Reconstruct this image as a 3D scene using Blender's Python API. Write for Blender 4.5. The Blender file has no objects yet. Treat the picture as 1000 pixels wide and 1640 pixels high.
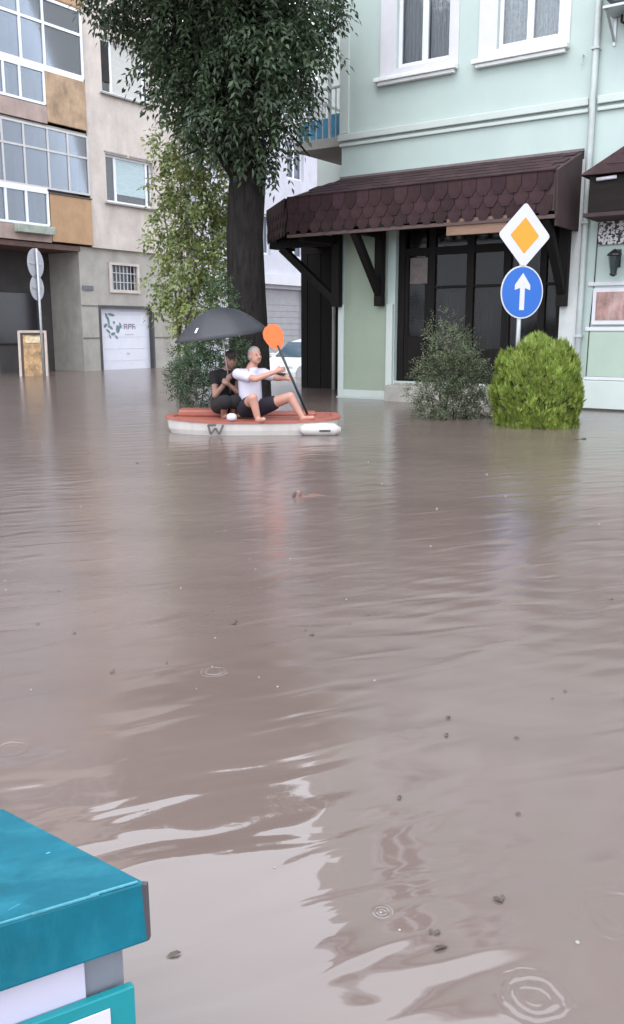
import bpy, bmesh, math, random
import numpy as np
from mathutils import Vector, Matrix

random.seed(7); RNG = np.random.default_rng(7)
sc = bpy.context.scene
COL = sc.collection

# ------------------------------------------------------------------ camera
F = 1392.0; PITCH = math.atan(290 / 1392); H = 1.3
cd = bpy.data.cameras.new('camera'); cam = bpy.data.objects.new('camera', cd); COL.objects.link(cam)
cam.location = (0, 0, H); cam.rotation_euler = (math.pi / 2 - PITCH, 0, 0)
cd.sensor_fit = 'VERTICAL'; cd.sensor_height = 24; cd.lens = 24 * F / 1640
cd.clip_start = 0.05; cd.clip_end = 1500
sc.camera = cam

# ------------------------------------------------------------------ sky, sun, exposure (overcast, light rain)
w = bpy.data.worlds.new('World'); sc.world = w; w.use_nodes = True
nt = w.node_tree; nt.nodes.clear()
SUN_EL, SUN_AZ = math.radians(58), math.radians(205)
sky = nt.nodes.new('ShaderNodeTexSky'); sky.sky_type = 'NISHITA'; sky.sun_disc = False
sky.sun_elevation = SUN_EL; sky.sun_rotation = SUN_AZ; sky.dust_density = 4.0; sky.air_density = 1.0
hs = nt.nodes.new('ShaderNodeHueSaturation'); hs.inputs['Saturation'].default_value = 0.12
nt.links.new(sky.outputs[0], hs.inputs['Color'])
mx = nt.nodes.new('ShaderNodeMixRGB'); mx.inputs[0].default_value = 0.80
nt.links.new(hs.outputs[0], mx.inputs[1]); mx.inputs[2].default_value = (18.8, 20.2, 22.2, 1)   # even cloud layer
bg = nt.nodes.new('ShaderNodeBackground'); bg.inputs[1].default_value = 0.10
wo = nt.nodes.new('ShaderNodeOutputWorld')
nt.links.new(mx.outputs[0], bg.inputs[0]); nt.links.new(bg.outputs[0], wo.inputs[0])
sl = bpy.data.lights.new('sun', 'SUN'); sl.energy = 0.55; sl.angle = math.radians(25); sl.color = (1, .97, .93)
so = bpy.data.objects.new('sun', sl); COL.objects.link(so)
sd = Vector((math.sin(SUN_AZ) * math.cos(SUN_EL), math.cos(SUN_AZ) * math.cos(SUN_EL), math.sin(SUN_EL)))
so.rotation_euler = sd.to_track_quat('Z', 'Y').to_euler(); so.location = sd * 60
sc.view_settings.view_transform = 'Standard'; sc.view_settings.look = 'None'
sc.view_settings.exposure = 0.82; sc.view_settings.gamma = 1.0; sc.view_settings.use_curve_mapping = False
sc.cycles.use_denoising = True; sc.cycles.max_bounces = 8; sc.cycles.transparent_max_bounces = 12
sc.cycles.sample_clamp_indirect = 6

# ------------------------------------------------------------------ geometry of the place (u along the mint facade, v away from it)
T = math.radians(35)
U = np.array([math.cos(T), -math.sin(T), 0]); V = np.array([math.sin(T), math.cos(T), 0]); C = np.array([0, 0, H])
def ray(x, y):
    a = (x - 500) / F; b = -(y - 820) / F
    return np.array([a, math.cos(PITCH) + b * math.sin(PITCH), -math.sin(PITCH) + b * math.cos(PITCH)])
def onz(x, y, z=0.0):
    r = ray(x, y); return C + r * (z - H) / r[2]
def at(x, y, D):
    r = ray(x, y); return C + r * D / r[1]
O = onz(545, 636)
def world(u, v, z=0.0): return O + U * u + V * v + np.array([0, 0, z])
GZ = -0.45                                             # street level under the flood water

# ------------------------------------------------------------------ materials
MATS = {}
def lin(c): return tuple(((x / 12.92) if x <= .04045 else ((x + .055) / 1.055) ** 2.4) for x in c)
def N(nt, t, **k):
    n = nt.nodes.new(t)
    for a, b in k.items(): setattr(n, a, b)
    return n
def mat(name, col, rough=.7, var=.12, scale=4., bump=0., bscale=60., metal=0., spec=.5, dirt=0., dirtcol=(.12, .10, .08), dscale=1.2,
        trans=0., emit=None, island=False, objrand=0., stretch=(1, 1, 1), coat=0.):
    if name in MATS: return MATS[name]
    m = bpy.data.materials.new(name); m.use_nodes = True; nt = m.node_tree; nt.nodes.clear()
    L = nt.links.new
    out = N(nt, 'ShaderNodeOutputMaterial'); p = N(nt, 'ShaderNodeBsdfPrincipled')
    tc = N(nt, 'ShaderNodeTexCoord'); mp = N(nt, 'ShaderNodeMapping'); mp.inputs['Scale'].default_value = stretch
    L(tc.outputs['Object'], mp.inputs[0])
    n1 = N(nt, 'ShaderNodeTexNoise'); n1.inputs['Scale'].default_value = scale; n1.inputs['Detail'].default_value = 6; n1.inputs['Roughness'].default_value = .65
    L(mp.outputs[0], n1.inputs['Vector'])
    rp = N(nt, 'ShaderNodeValToRGB'); rp.color_ramp.elements[0].position = .3; rp.color_ramp.elements[1].position = .7
    rp.color_ramp.elements[0].color = tuple(max(0, c * (1 - var)) for c in col) + (1,)
    rp.color_ramp.elements[1].color = tuple(min(1, c * (1 + var)) for c in col) + (1,)
    L(n1.outputs[0], rp.inputs[0]); c = rp.outputs[0]
    if island or objrand:
        if island: g = N(nt, 'ShaderNodeNewGeometry').outputs['Random Per Island']; amt = island
        else: g = N(nt, 'ShaderNodeObjectInfo').outputs['Random']; amt = objrand
        h = N(nt, 'ShaderNodeHueSaturation')
        mr = N(nt, 'ShaderNodeMapRange'); mr.inputs['To Min'].default_value = 1 - amt; mr.inputs['To Max'].default_value = 1 + amt
        L(g, mr.inputs[0]); L(mr.outputs[0], h.inputs['Value'])
        wn = N(nt, 'ShaderNodeTexWhiteNoise', noise_dimensions='1D'); L(g, wn.inputs['W'])
        mr2 = N(nt, 'ShaderNodeMapRange'); mr2.inputs['To Min'].default_value = .5 - amt * .07; mr2.inputs['To Max'].default_value = .5 + amt * .05
        L(wn.outputs['Value'], mr2.inputs[0]); L(mr2.outputs[0], h.inputs['Hue'])
        L(c, h.inputs['Color']); c = h.outputs[0]
    if dirt:
        n2 = N(nt, 'ShaderNodeTexNoise'); n2.inputs['Scale'].default_value = dscale; n2.inputs['Detail'].default_value = 8; n2.inputs['Roughness'].default_value = .7
        mp2 = N(nt, 'ShaderNodeMapping'); mp2.inputs['Scale'].default_value = (1.6, 1.6, .45); L(tc.outputs['Object'], mp2.inputs[0]); L(mp2.outputs[0], n2.inputs['Vector'])
        r2 = N(nt, 'ShaderNodeValToRGB'); r2.color_ramp.elements[0].position = .48; r2.color_ramp.elements[1].position = .8
        r2.color_ramp.elements[0].color = (0, 0, 0, 1); r2.color_ramp.elements[1].color = (dirt,) * 3 + (1,)
        L(n2.outputs[0], r2.inputs[0])
        mxx = N(nt, 'ShaderNodeMixRGB'); L(r2.outputs[0], mxx.inputs[0]); L(c, mxx.inputs[1]); mxx.inputs[2].default_value = dirtcol + (1,); c = mxx.outputs[0]
    L(c, p.inputs['Base Color'])
    p.inputs['Roughness'].default_value = rough; p.inputs['Metallic'].default_value = metal
    p.inputs['Specular IOR Level'].default_value = spec
    if coat: p.inputs['Coat Weight'].default_value = coat; p.inputs['Coat Roughness'].default_value = .1
    if bump:
        nb = N(nt, 'ShaderNodeTexNoise'); nb.inputs['Scale'].default_value = bscale; nb.inputs['Detail'].default_value = 5; L(mp.outputs[0], nb.inputs['Vector'])
        b = N(nt, 'ShaderNodeBump'); b.inputs['Strength'].default_value = .6; b.inputs['Distance'].default_value = bump
        L(nb.outputs[0], b.inputs['Height']); L(b.outputs[0], p.inputs['Normal'])
    if emit: p.inputs['Emission Color'].default_value = emit[0] + (1,); p.inputs['Emission Strength'].default_value = emit[1]
    if trans:
        tl = N(nt, 'ShaderNodeBsdfTranslucent'); L(c, tl.inputs[0])
        ms = N(nt, 'ShaderNodeMixShader'); ms.inputs[0].default_value = trans
        L(p.outputs[0], ms.inputs[1]); L(tl.outputs[0], ms.inputs[2]); L(ms.outputs[0], out.inputs[0])
    else: L(p.outputs[0], out.inputs[0])
    MATS[name] = m; return m
def glass(name, tint=(.88, .91, .92), clear=.93, ior=1.5):
    if name in MATS: return MATS[name]
    m = bpy.data.materials.new(name); m.use_nodes = True; nt = m.node_tree; nt.nodes.clear(); L = nt.links.new
    out = N(nt, 'ShaderNodeOutputMaterial'); tr = N(nt, 'ShaderNodeBsdfTransparent'); tr.inputs[0].default_value = tint + (1,)
    gl = N(nt, 'ShaderNodeBsdfGlossy'); gl.inputs['Roughness'].default_value = .03; gl.inputs[0].default_value = (1, 1, 1, 1)
    fr = N(nt, 'ShaderNodeFresnel'); fr.inputs[0].default_value = ior
    df = N(nt, 'ShaderNodeBsdfDiffuse'); df.inputs[0].default_value = (.35, .37, .4, 1)
    m0 = N(nt, 'ShaderNodeMixShader'); m0.inputs[0].default_value = 1 - clear; L(tr.outputs[0], m0.inputs[1]); L(df.outputs[0], m0.inputs[2])
    ms = N(nt, 'ShaderNodeMixShader'); L(fr.outputs[0], ms.inputs[0]); L(m0.outputs[0], ms.inputs[1]); L(gl.outputs[0], ms.inputs[2]); L(ms.outputs[0], out.inputs[0])
    MATS[name] = m; return m

# ------------------------------------------------------------------ mesh builder
class MB:
    def __init__(s): s.v = []; s.f = []
    def quad(s, a, b, c, d): i = len(s.v); s.v += [tuple(a), tuple(b), tuple(c), tuple(d)]; s.f.append((i, i + 1, i + 2, i + 3)); return s
    def poly(s, pts): i = len(s.v); s.v += [tuple(p) for p in pts]; s.f.append(tuple(range(i, i + len(pts)))); return s
    def box(s, a, b):
        x0, x1 = sorted((a[0], b[0])); y0, y1 = sorted((a[1], b[1])); z0, z1 = sorted((a[2], b[2])); i = len(s.v)
        s.v += [(x0, y0, z0), (x1, y0, z0), (x1, y1, z0), (x0, y1, z0), (x0, y0, z1), (x1, y0, z1), (x1, y1, z1), (x0, y1, z1)]
        s.f += [tuple(i + k for k in q) for q in ((3, 2, 1, 0), (4, 5, 6, 7), (0, 1, 5, 4), (1, 2, 6, 5), (2, 3, 7, 6), (3, 0, 4, 7))]; return s
    def hexa(s, P):      # 8 points, bottom ring then top ring
        i = len(s.v); s.v += [tuple(p) for p in P]
        s.f += [tuple(i + k for k in q) for q in ((3, 2, 1, 0), (4, 5, 6, 7), (0, 1, 5, 4), (1, 2, 6, 5), (2, 3, 7, 6), (3, 0, 4, 7))]; return s
    def bar(s, p, q, wx, wy, up=(0, 0, 1)):    # beam of rectangular section
        p, q = Vector(p), Vector(q); d = (q - p).normalized(); a = d.cross(Vector(up))
        if a.length < 1e-4: a = d.cross(Vector((1, 0, 0)))
        a.normalize(); b = a.cross(d).normalized(); a *= wx / 2; b *= wy / 2
        return s.hexa([p - a - b, p + a - b, q + a - b, q - a - b, p - a + b, p + a + b, q + a + b, q - a + b])
    def tube(s, pts, rad, n=10, cap=True):
        pts = [Vector(p) for p in pts]; rad = rad if hasattr(rad, '__len__') else [rad] * len(pts)
        rings = []; ref = Vector((0.13, 0.31, 0.94))
        for k, p in enumerate(pts):
            d = (pts[min(k + 1, len(pts) - 1)] - pts[max(k - 1, 0)]).normalized()
            a = d.cross(ref)
            if a.length < .05: a = d.cross(Vector((1, 0, 0)))
            a.normalize(); b = d.cross(a)
            r = []
            for j in range(n):
                t = 2 * math.pi * j / n; r.append(len(s.v)); s.v.append(tuple(p + (a * math.cos(t) + b * math.sin(t)) * rad[k]))
            rings.append(r)
        for r0, r1 in zip(rings, rings[1:]):
            for j in range(n): s.f.append((r0[j], r0[(j + 1) % n], r1[(j + 1) % n], r1[j]))
        if cap: s.f.append(tuple(reversed(rings[0]))); s.f.append(tuple(rings[-1]))
        return s
    def lathe(s, prof, c=(0, 0, 0), n=24, ax='z'):
        rings = []
        for r, h in prof:
            k = []
            for j in range(n):
                t = 2 * math.pi * j / n; p = (r * math.cos(t), r * math.sin(t), h)
                if ax == 'y': p = (p[0], p[2], p[1])
                if ax == 'x': p = (p[2], p[0], p[1])
                k.append(len(s.v)); s.v.append((p[0] + c[0], p[1] + c[1], p[2] + c[2]))
            rings.append(k)
        for a, b in zip(rings, rings[1:]):
            for j in range(n): s.f.append((a[j], a[(j + 1) % n], b[(j + 1) % n], b[j]))
        s.f.append(tuple(reversed(rings[0]))); s.f.append(tuple(rings[-1])); return s
    def prism(s, poly, y0, y1):   # polygon in x,z extruded along y
        n = len(poly); i = len(s.v)
        s.v += [(x, y0, z) for x, z in poly] + [(x, y1, z) for x, z in poly]
        s.f.append(tuple(i + k for k in range(n))); s.f.append(tuple(i + n + k for k in reversed(range(n))))
        for k in range(n): s.f.append((i + k, i + n + k, i + n + (k + 1) % n, i + (k + 1) % n))
        return s
    def build(s, name, m, parent=None, off=(0, 0, 0), smooth=False, bevel=0., loc=None):
        me = bpy.data.meshes.new(name)
        if any(off): s.v = [(x - off[0], y - off[1], z - off[2]) for x, y, z in s.v]
        me.from_pydata(s.v, [], s.f); me.validate()
        bm = bmesh.new(); bm.from_mesh(me); bmesh.ops.recalc_face_normals(bm, faces=bm.faces); bm.to_mesh(me); bm.free()
        if smooth: me.polygons.foreach_set('use_smooth', [True] * len(me.polygons))
        me.materials.append(m)
        o = bpy.data.objects.new(name, me); COL.objects.link(o)
        if parent: o.parent = parent
        if loc is not None: o.location = loc
        if bevel:
            b = o.modifiers.new('bevel', 'BEVEL'); b.width = bevel; b.segments = 2; b.limit_method = 'ANGLE'
        return o
def tag(o, label=None, cat=None, group=None, kind=None):
    for k, x in (('label', label), ('category', cat), ('group', group), ('kind', kind)):
        if x: o[k] = x
    return o
def empty(name, loc, rotz=0.):
    o = bpy.data.objects.new(name, None); COL.objects.link(o); o.location = tuple(loc); o.rotation_euler = (0, 0, rotz); o.empty_display_size = .2
    return o
def uvroot(name, u, v, z): return empty(name, world(u, v, z), -T)
def copy_obj(o, parent=None, loc=None):
    c = o.copy(); COL.objects.link(c)
    if parent is not None: c.parent = parent
    if loc is not None: c.location = loc
    return c
def holed_wall(mb, axis, pos, depth, a0, a1, z0, z1, holes, back=.0):
    """wall face at coordinate pos with rectangular holes and reveals going 'depth' inward. axis 'v': face spans u; axis 'u': face spans v."""
    P = (lambda a, d, z: (a, pos + d, z)) if axis == 'v' else (lambda a, d, z: (pos + d, a, z))
    A = sorted({a0, a1, *[h[0] for h in holes], *[h[1] for h in holes]}); Z = sorted({z0, z1, *[h[2] for h in holes], *[h[3] for h in holes]})
    for i in range(len(A) - 1):
        for j in range(len(Z) - 1):
            ca, cz = (A[i] + A[i + 1]) / 2, (Z[j] + Z[j + 1]) / 2
            if any(h[0] < ca < h[1] and h[2] < cz < h[3] for h in holes): continue
            mb.quad(P(A[i], 0, Z[j]), P(A[i + 1], 0, Z[j]), P(A[i + 1], 0, Z[j + 1]), P(A[i], 0, Z[j + 1]))
    for h in holes:
        mb.quad(P(h[0], 0, h[2]), P(h[0], depth, h[2]), P(h[0], depth, h[3]), P(h[0], 0, h[3]))
        mb.quad(P(h[1], 0, h[2]), P(h[1], 0, h[3]), P(h[1], depth, h[3]), P(h[1], depth, h[2]))
        mb.quad(P(h[0], 0, h[2]), P(h[1], 0, h[2]), P(h[1], depth, h[2]), P(h[0], depth, h[2]))
        mb.quad(P(h[0], 0, h[3]), P(h[0], depth, h[3]), P(h[1], depth, h[3]), P(h[1], 0, h[3]))

# material palette
m_mint = mat('mint_render', (.415, .490, .462), .85, .05, 1.2, .002, 90, dirt=.25, dirtcol=(.42, .50, .45))
m_mintpale = mat('pale_mint_render', (.48, .525, .50), .85, .05, 1.5, .002, 90, dirt=.3, dirtcol=(.45, .48, .42))
m_mintpanel = mat('mint_panel_render', (.34, .42, .35), .85, .05, 1.5, .002, 90, dirt=.25, dirtcol=(.38, .44, .36))
m_white = mat('white_paint', (.56, .55, .58), .6, .05, 3, dirt=.3, dirtcol=(.5, .48, .46), dscale=3)
m_pvc = mat('white_window_plastic', (.66, .66, .69), .35, .03)
m_sill = mat('sill_stone', (.70, .71, .70), .7, .06, 6, .002, dirt=.4, dirtcol=(.4, .4, .38), dscale=4)
m_pipe = mat('drainpipe_metal', (.42, .46, .45), .5, .1, 5)
m_curtain = mat('grey_curtain', (.66, .63, .65), .9, .25, 8, stretch=(8, 8, .3))
m_lace = mat('lace_curtain', (.60, .61, .62), .9, .35, 22, stretch=(1, 1, .6))
m_glass = glass('window_glass'); m_glass_dim = glass('dusty_glass', (.7, .76, .84), .82); m_glass_shop = mat('shop_glass', (.014, .013, .014), .10, .5, 3, spec=.28, stretch=(6, 6, .5))
_nt = m_glass_shop.node_tree; _o = [n for n in _nt.nodes if n.type == 'OUTPUT_MATERIAL'][0]; _p = [n for n in _nt.nodes if n.type == 'BSDF_PRINCIPLED'][0]
_t = N(_nt, 'ShaderNodeBsdfTransparent'); _m = N(_nt, 'ShaderNodeMixShader'); _m.inputs[0].default_value = .4
_nt.links.new(_p.outputs[0], _m.inputs[1]); _nt.links.new(_t.outputs[0], _m.inputs[2]); _nt.links.new(_m.outputs[0], _o.inputs[0])
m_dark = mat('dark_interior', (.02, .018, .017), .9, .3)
m_timber = mat('dark_stained_timber', (.0085, .0065, .006), .7, .35, 3, spec=.18, bump=.003, bscale=40, stretch=(8, 8, .6))
m_timberh = mat('dark_stained_beam', (.011, .008, .007), .7, .35, 3, .003, 40, stretch=(.6, 8, 8), spec=.18)
m_shingle = mat('brown_bitumen_shingle', (.036, .0185, .0205), .9, .25, 9, .004, 120, objrand=.25, spec=.25)
m_fascia = mat('brown_board', (.036, .018, .019), .8, .2, 5, .003)
m_signwood = mat('light_brown_board', (.20, .115, .075), .7, .2, 4, .002, stretch=(1, 8, 8))
m_concrete = mat('concrete', (.34, .32, .29), .9, .15, 4, .004, 50, dirt=.5)
m_beige = mat('beige_render', (.52, .455, .41), .95, .14, 1.6, .006, 45, dirt=.6, dirtcol=(.27, .23, .21), dscale=.9)
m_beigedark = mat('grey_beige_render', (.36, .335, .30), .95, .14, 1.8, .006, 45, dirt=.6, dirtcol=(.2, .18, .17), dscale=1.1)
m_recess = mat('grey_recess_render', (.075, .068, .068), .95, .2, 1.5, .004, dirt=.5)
m_ochre = mat('ochre_panel', (.40, .24, .13), .7, .12, 3, dirt=.45, dirtcol=(.25, .15, .09), dscale=2)
m_ochrepaint = mat('painted_panel', (.36, .24, .15), .7, .35, 2.2, dirt=.6, dirtcol=(.16, .10, .07), dscale=2.5)
m_band = mat('dusty_pink_band', (.36, .27, .24), .85, .15, 2, dirt=.5)
m_metal = mat('galvanised_steel', (.45, .46, .47), .45, .12, 8, metal=.6)
m_black = mat('black_metal', (.015, .016, .016), .5, .2)
m_bark = mat('bark', (.020, .017, .016), .95, .5, 6, .03, 14, spec=.15, stretch=(2.5, 2.5, .5))

# ------------------------------------------------------------------ ground and flood water
MB().quad((-300, -200, 0), (300, -200, 0), (300, 400, 0), (-300, 400, 0)).build('street', mat('asphalt', (.05, .05, .05), .9, .2, 2), loc=(0, 0, GZ))['kind'] = 'structure'

def water_material():
    m = bpy.data.materials.new('muddy_flood_water'); m.use_nodes = True; nt = m.node_tree; nt.nodes.clear(); L = nt.links.new
    out = N(nt, 'ShaderNodeOutputMaterial'); p = N(nt, 'ShaderNodeBsdfPrincipled'); L(p.outputs[0], out.inputs[0])
    tc = N(nt, 'ShaderNodeTexCoord'); pos = tc.outputs['Object']
    def math_(op, a, b=None, c=None):
        n = N(nt, 'ShaderNodeMath', operation=op)
        for i, x in enumerate((a, b, c)):
            if x is None: continue
            if isinstance(x, (int, float)): n.inputs[i].default_value = x
            else: L(x, n.inputs[i])
        return n.outputs[0]
    def noise(rot, scl, scale, detail=2., rough=.5, dist=0.):
        m0 = N(nt, 'ShaderNodeMapping'); m0.inputs['Rotation'].default_value = (0, 0, math.radians(rot)); L(pos, m0.inputs[0])
        mp = N(nt, 'ShaderNodeMapping'); mp.inputs['Scale'].default_value = scl; L(m0.outputs[0], mp.inputs[0]); n = N(nt, 'ShaderNodeTexNoise'); n.inputs['Scale'].default_value = scale; n.inputs['Detail'].default_value = detail
        n.inputs['Roughness'].default_value = rough; n.inputs['Distortion'].default_value = dist; L(mp.outputs[0], n.inputs['Vector']); return n.outputs[0]
    sep = N(nt, 'ShaderNodeSeparateXYZ'); L(pos, sep.inputs[0]); X, Y = sep.outputs[0], sep.outputs[1]
    swell = math_('MULTIPLY', noise(-22, (.42, 1.25, 1), 4.8, 1.4, .4, .6), .0105)
    ripple = noise(9, (.4, 1.3, 1), 9, 2.5, .55)
    mask = noise(0, (.5, .8, 1), .55, 2.)
    mask = math_('MULTIPLY', math_('SUBTRACT', mask, .36, None), 3.2)
    mask = math_('MINIMUM', math_('MAXIMUM', mask, .12), 1.0)
    far = math_('MINIMUM', math_('MAXIMUM', math_('MULTIPLY', math_('SUBTRACT', Y, 2.2), .5), .15), 1.0)     # calmer by the bin
    rip = math_('MULTIPLY', math_('MULTIPLY', ripple, mask), math_('MULTIPLY', far, .0019))
    # wake of the boat: crests crossing the street
    wn = noise(0, (1, 1, 1), .9, 2.)
    ph = math_('ADD', math_('MULTIPLY', Y, 25.), math_('MULTIPLY', X, 6.5)); ph = math_('ADD', ph, math_('MULTIPLY', wn, 9.))
    gx = math_('POWER', math_('MULTIPLY', math_('SUBTRACT', X, .75), .85), 2.); gy = math_('POWER', math_('MULTIPLY', math_('SUBTRACT', Y, 4.0), 1.25), 2.)
    g = math_('EXPONENT', math_('MULTIPLY', math_('ADD', gx, gy), -1.))
    wake = math_('MULTIPLY', math_('MULTIPLY', math_('SINE', ph), g), .0011)
    h = math_('ADD', math_('ADD', swell, rip), wake)
    rn = noise(0, (1, 1, 1), 11., 2.)
    # rain rings: some large ones and a scatter of small ones
    for (cx, cy, r, a) in ((.44, 1.50, .062, .0011), (.70, 1.76, .09, .0009), (-.38, 3.19, .05, .0010), (.16, 1.76, .022, .0008), (-.95, 2.55, .06, .0006)):
        d = math_('SQRT', math_('ADD', math_('POWER', math_('SUBTRACT', X, cx), 2.), math_('POWER', math_('SUBTRACT', Y, cy), 2.)))
        d = math_('ADD', d, math_('MULTIPLY', math_('SUBTRACT', rn, .5), r * .75)); a = a * .6
        e = math_('EXPONENT', math_('MULTIPLY', math_('POWER', math_('DIVIDE', math_('SUBTRACT', d, r * .75), r * .38), 2.), -1.))
        h = math_('ADD', h, math_('MULTIPLY', math_('MULTIPLY', math_('SINE', math_('MULTIPLY', d, 6.283 / (r * .42))), e), a))
    vo = N(nt, 'ShaderNodeTexVoronoi'); vo.inputs['Scale'].default_value = 2.2; L(pos, vo.inputs['Vector'])
    dd = math_('DIVIDE', vo.outputs['Distance'], 2.2); sc_ = N(nt, 'ShaderNodeSeparateColor'); L(vo.outputs['Color'], sc_.inputs[0])
    rr = math_('MULTIPLY_ADD', sc_.outputs[0], .04, .012); gate = math_('GREATER_THAN', sc_.outputs[1], .45)
    ee = math_('EXPONENT', math_('MULTIPLY', math_('POWER', math_('DIVIDE', math_('SUBTRACT', dd, rr), .011), 2.), -1.))
    h = math_('ADD', h, math_('MULTIPLY', math_('MULTIPLY', ee, gate), .0006))
    b = N(nt, 'ShaderNodeBump'); b.inputs['Strength'].default_value = 1.; b.inputs['Distance'].default_value = 1.; L(h, b.inputs['Height']); L(b.outputs[0], p.inputs['Normal'])
    cr = N(nt, 'ShaderNodeValToRGB'); cr.color_ramp.elements[0].color = (.112, .082, .072, 1); cr.color_ramp.elements[1].color = (.146, .109, .097, 1)
    cr.color_ramp.elements[0].position = .3; cr.color_ramp.elements[1].position = .72
    L(noise(15, (.35, 1, 1), .9, 5., .6, .8), cr.inputs[0]); L(cr.outputs[0], p.inputs['Base Color'])
    p.inputs['IOR'].default_value = 1.7
    dc = math_('SQRT', math_('ADD', math_('POWER', math_('ADD', X, .25), 2.), math_('POWER', math_('MULTIPLY', math_('SUBTRACT', Y, 1.5), .6), 2.)))
    L(math_('MINIMUM', math_('MAXIMUM', math_('MULTIPLY_ADD', math_('SUBTRACT', dc, .5), .22, .03), .03), .20), p.inputs['Roughness'])   # rain-pocked further out, calm by the bin
    return m
MB().quad((-300, -200, 0), (300, -200, 0), (300, 400, 0), (-300, 400, 0)).build('flood_water', water_material())['kind'] = 'structure'

# ------------------------------------------------------------------ mint building
MR = uvroot('mint_building', 0, 0, GZ); mo = (0, 0, GZ)
tag(MR, 'pale mint green corner building with white window surrounds above the brown canopy', 'building')
UE, ROOF, VB = 13.0, 12.6, 9.0
W_U = [(1.16, 2.22), (3.08, 4.16), (5.95, 7.0), (8.0, 9.05), (10.1, 11.15)]
holes = [(a, b, z0, z1) for a, b in W_U for z0, z1 in ((5.90, 7.75), (9.35, 11.2))]
shop = (1.22, 4.40, .36, 3.25)
wm = MB(); holed_wall(wm, 'v', 0, .22, 0, UE, GZ, ROOF, holes + [shop, (5.95, 7.2, .1, 2.6)])
wm.quad((UE, 0, GZ), (UE, VB, GZ), (UE, VB, ROOF), (UE, 0, ROOF)); wm.quad((0, VB, GZ), (0, 0, GZ), (0, 0, ROOF), (0, VB, ROOF))
wm.quad((0, VB, GZ), (UE, VB, GZ), (UE, VB, ROOF), (0, VB, ROOF)); wm.quad((0, 0, ROOF), (UE, 0, ROOF), (UE, VB, ROOF), (0, VB, ROOF))
wm.build('wall', m_mint, MR, mo)
# set-back wing beyond the corner, above the dark porch
wg = MB().box((-1.95, 2.0, 3.2), (-.003, VB, ROOF)); wg.build('side_wing_wall', m_mintpale, MR, mo)
MB().box((-.35, -.32, ROOF + .002), (UE + .3, -.002, ROOF + .22)).box((-.35, -.24, ROOF - .18), (UE + .2, -.002, ROOF)).build('eave_cornice', m_white, MR, mo)
# string course between the storeys
MB().box((-.05, -.075, 4.80), (4.70, -.002, 4.92)).box((-.03, -.05, 4.70), (4.70, -.002, 4.76)).box((4.84, -.075, 4.80), (UE, -.002, 4.92)).box((4.84, -.05, 4.70), (UE, -.002, 4.76)).build('string_course', m_mintpale, MR, mo, bevel=.012)
MB().box((-.035, -.03, 4.94), (.16, .004, ROOF - .2)).build('corner_strip', m_mintpale, MR, mo)  # paler strip down the corner of the upper storeys
def window(u0, u1, z0, z1, cm, folds):
    f = MB()
    for a, b in ((u0, u0 + .065), (u1 - .065, u1), ((u0 + u1) / 2 - .055, (u0 + u1) / 2 + .055)): f.box((a, .06, z0), (b, .14, z1))
    f.box((u0 + .065, .062, z0), (u1 - .065, .138, z0 + .08)).box((u0 + .065, .062, z1 - .08), (u1 - .065, .138, z1)).box((u0 + .065, .064, z0 + 1.32), (u1 - .065, .136, z0 + 1.39))
    wo = f.build('window', m_pvc, MR, mo, bevel=.008)
    MB().box((u0 + .06, .095, z0 + .07), (u1 - .06, .101, z1 - .07)).build('pane', m_glass, wo, mo)
    c = MB(); n = 60
    for side in (0, 1):
        a, b = ((u0 + .02, (u0 + u1) / 2 - .02), ((u0 + u1) / 2 + .02, u1 - .02))[side]
        pts = [(a + (b - a) * k / n, .24 + folds * math.sin(k * 1.15 + side) + folds * .6 * math.sin(k * .47)) for k in range(n + 1)]
        for p, q in zip(pts, pts[1:]): c.quad((p[0], p[1], z0), (q[0], q[1], z0), (q[0], q[1], z1), (p[0], p[1], z1))
    c.build('curtain', cm, wo, mo, smooth=True)
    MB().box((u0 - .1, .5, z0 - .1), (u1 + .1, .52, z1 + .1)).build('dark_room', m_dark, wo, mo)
    s = MB()                                       # white surround band
    wd = .33 if z0 < 8 else .2
    s.box((u0 - wd, -.02, z0 - .12), (u0 - .002, -.002, z1 + wd)).box((u1 + .002, -.02, z0 - .12), (u1 + .16, -.002, z1 + wd)).box((u0 - .002, -.02, z1 + .002), (u1 + .002, -.002, z1 + wd)).box((u0 - .002, -.02, z0 - .12), (u1 + .002, -.002, z0 - .002))
    s.build('surround', m_white, wo, mo)
    MB().box((u0 - .40, -.15, z0 - .20), (u1 + .17, -.022, z0 - .13)).box((u0 - .34, -.11, z0 - .26), (u1 + .12, -.022, z0 - .202)).build('sill', m_sill, wo, mo, bevel=.01)
for k, (a, b) in enumerate(W_U):
    for z0, z1 in ((5.90, 7.75), (9.35, 11.2)): window(a, b, z0, z1, m_curtain if k % 2 == 0 else m_lace, .018)
# drainpipe, wall hook, electrical box cable
MB().tube([(4.77, -.07, GZ), (4.77, -.07, 2.2), (4.77, -.07, 4.7), (4.77, -.11, 4.9), (4.77, -.07, 5.1), (4.77, -.07, ROOF)], .05, 12).build('drainpipe', m_pipe, MR, mo, smooth=True)
for z in (1.2, 3.0, 5.6, 8.5): MB().box((4.705, -.135, z), (4.835, -.003, z + .035)).build('pipe_clip', m_pipe, MR, mo)
MB().tube([(4.56, 0, 5.56), (4.56, -.06, 5.56), (4.56, -.06, 5.42)], .012, 6).build('wall_hook', m_pipe, MR, mo)
MB().tube([(4.97, -.02, 3.0), (4.96, -.02, 2.0), (4.93, -.02, 1.4), (4.92, -.02, .3)], .008, 6).build('wall_cable', m_black, MR, mo)
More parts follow.
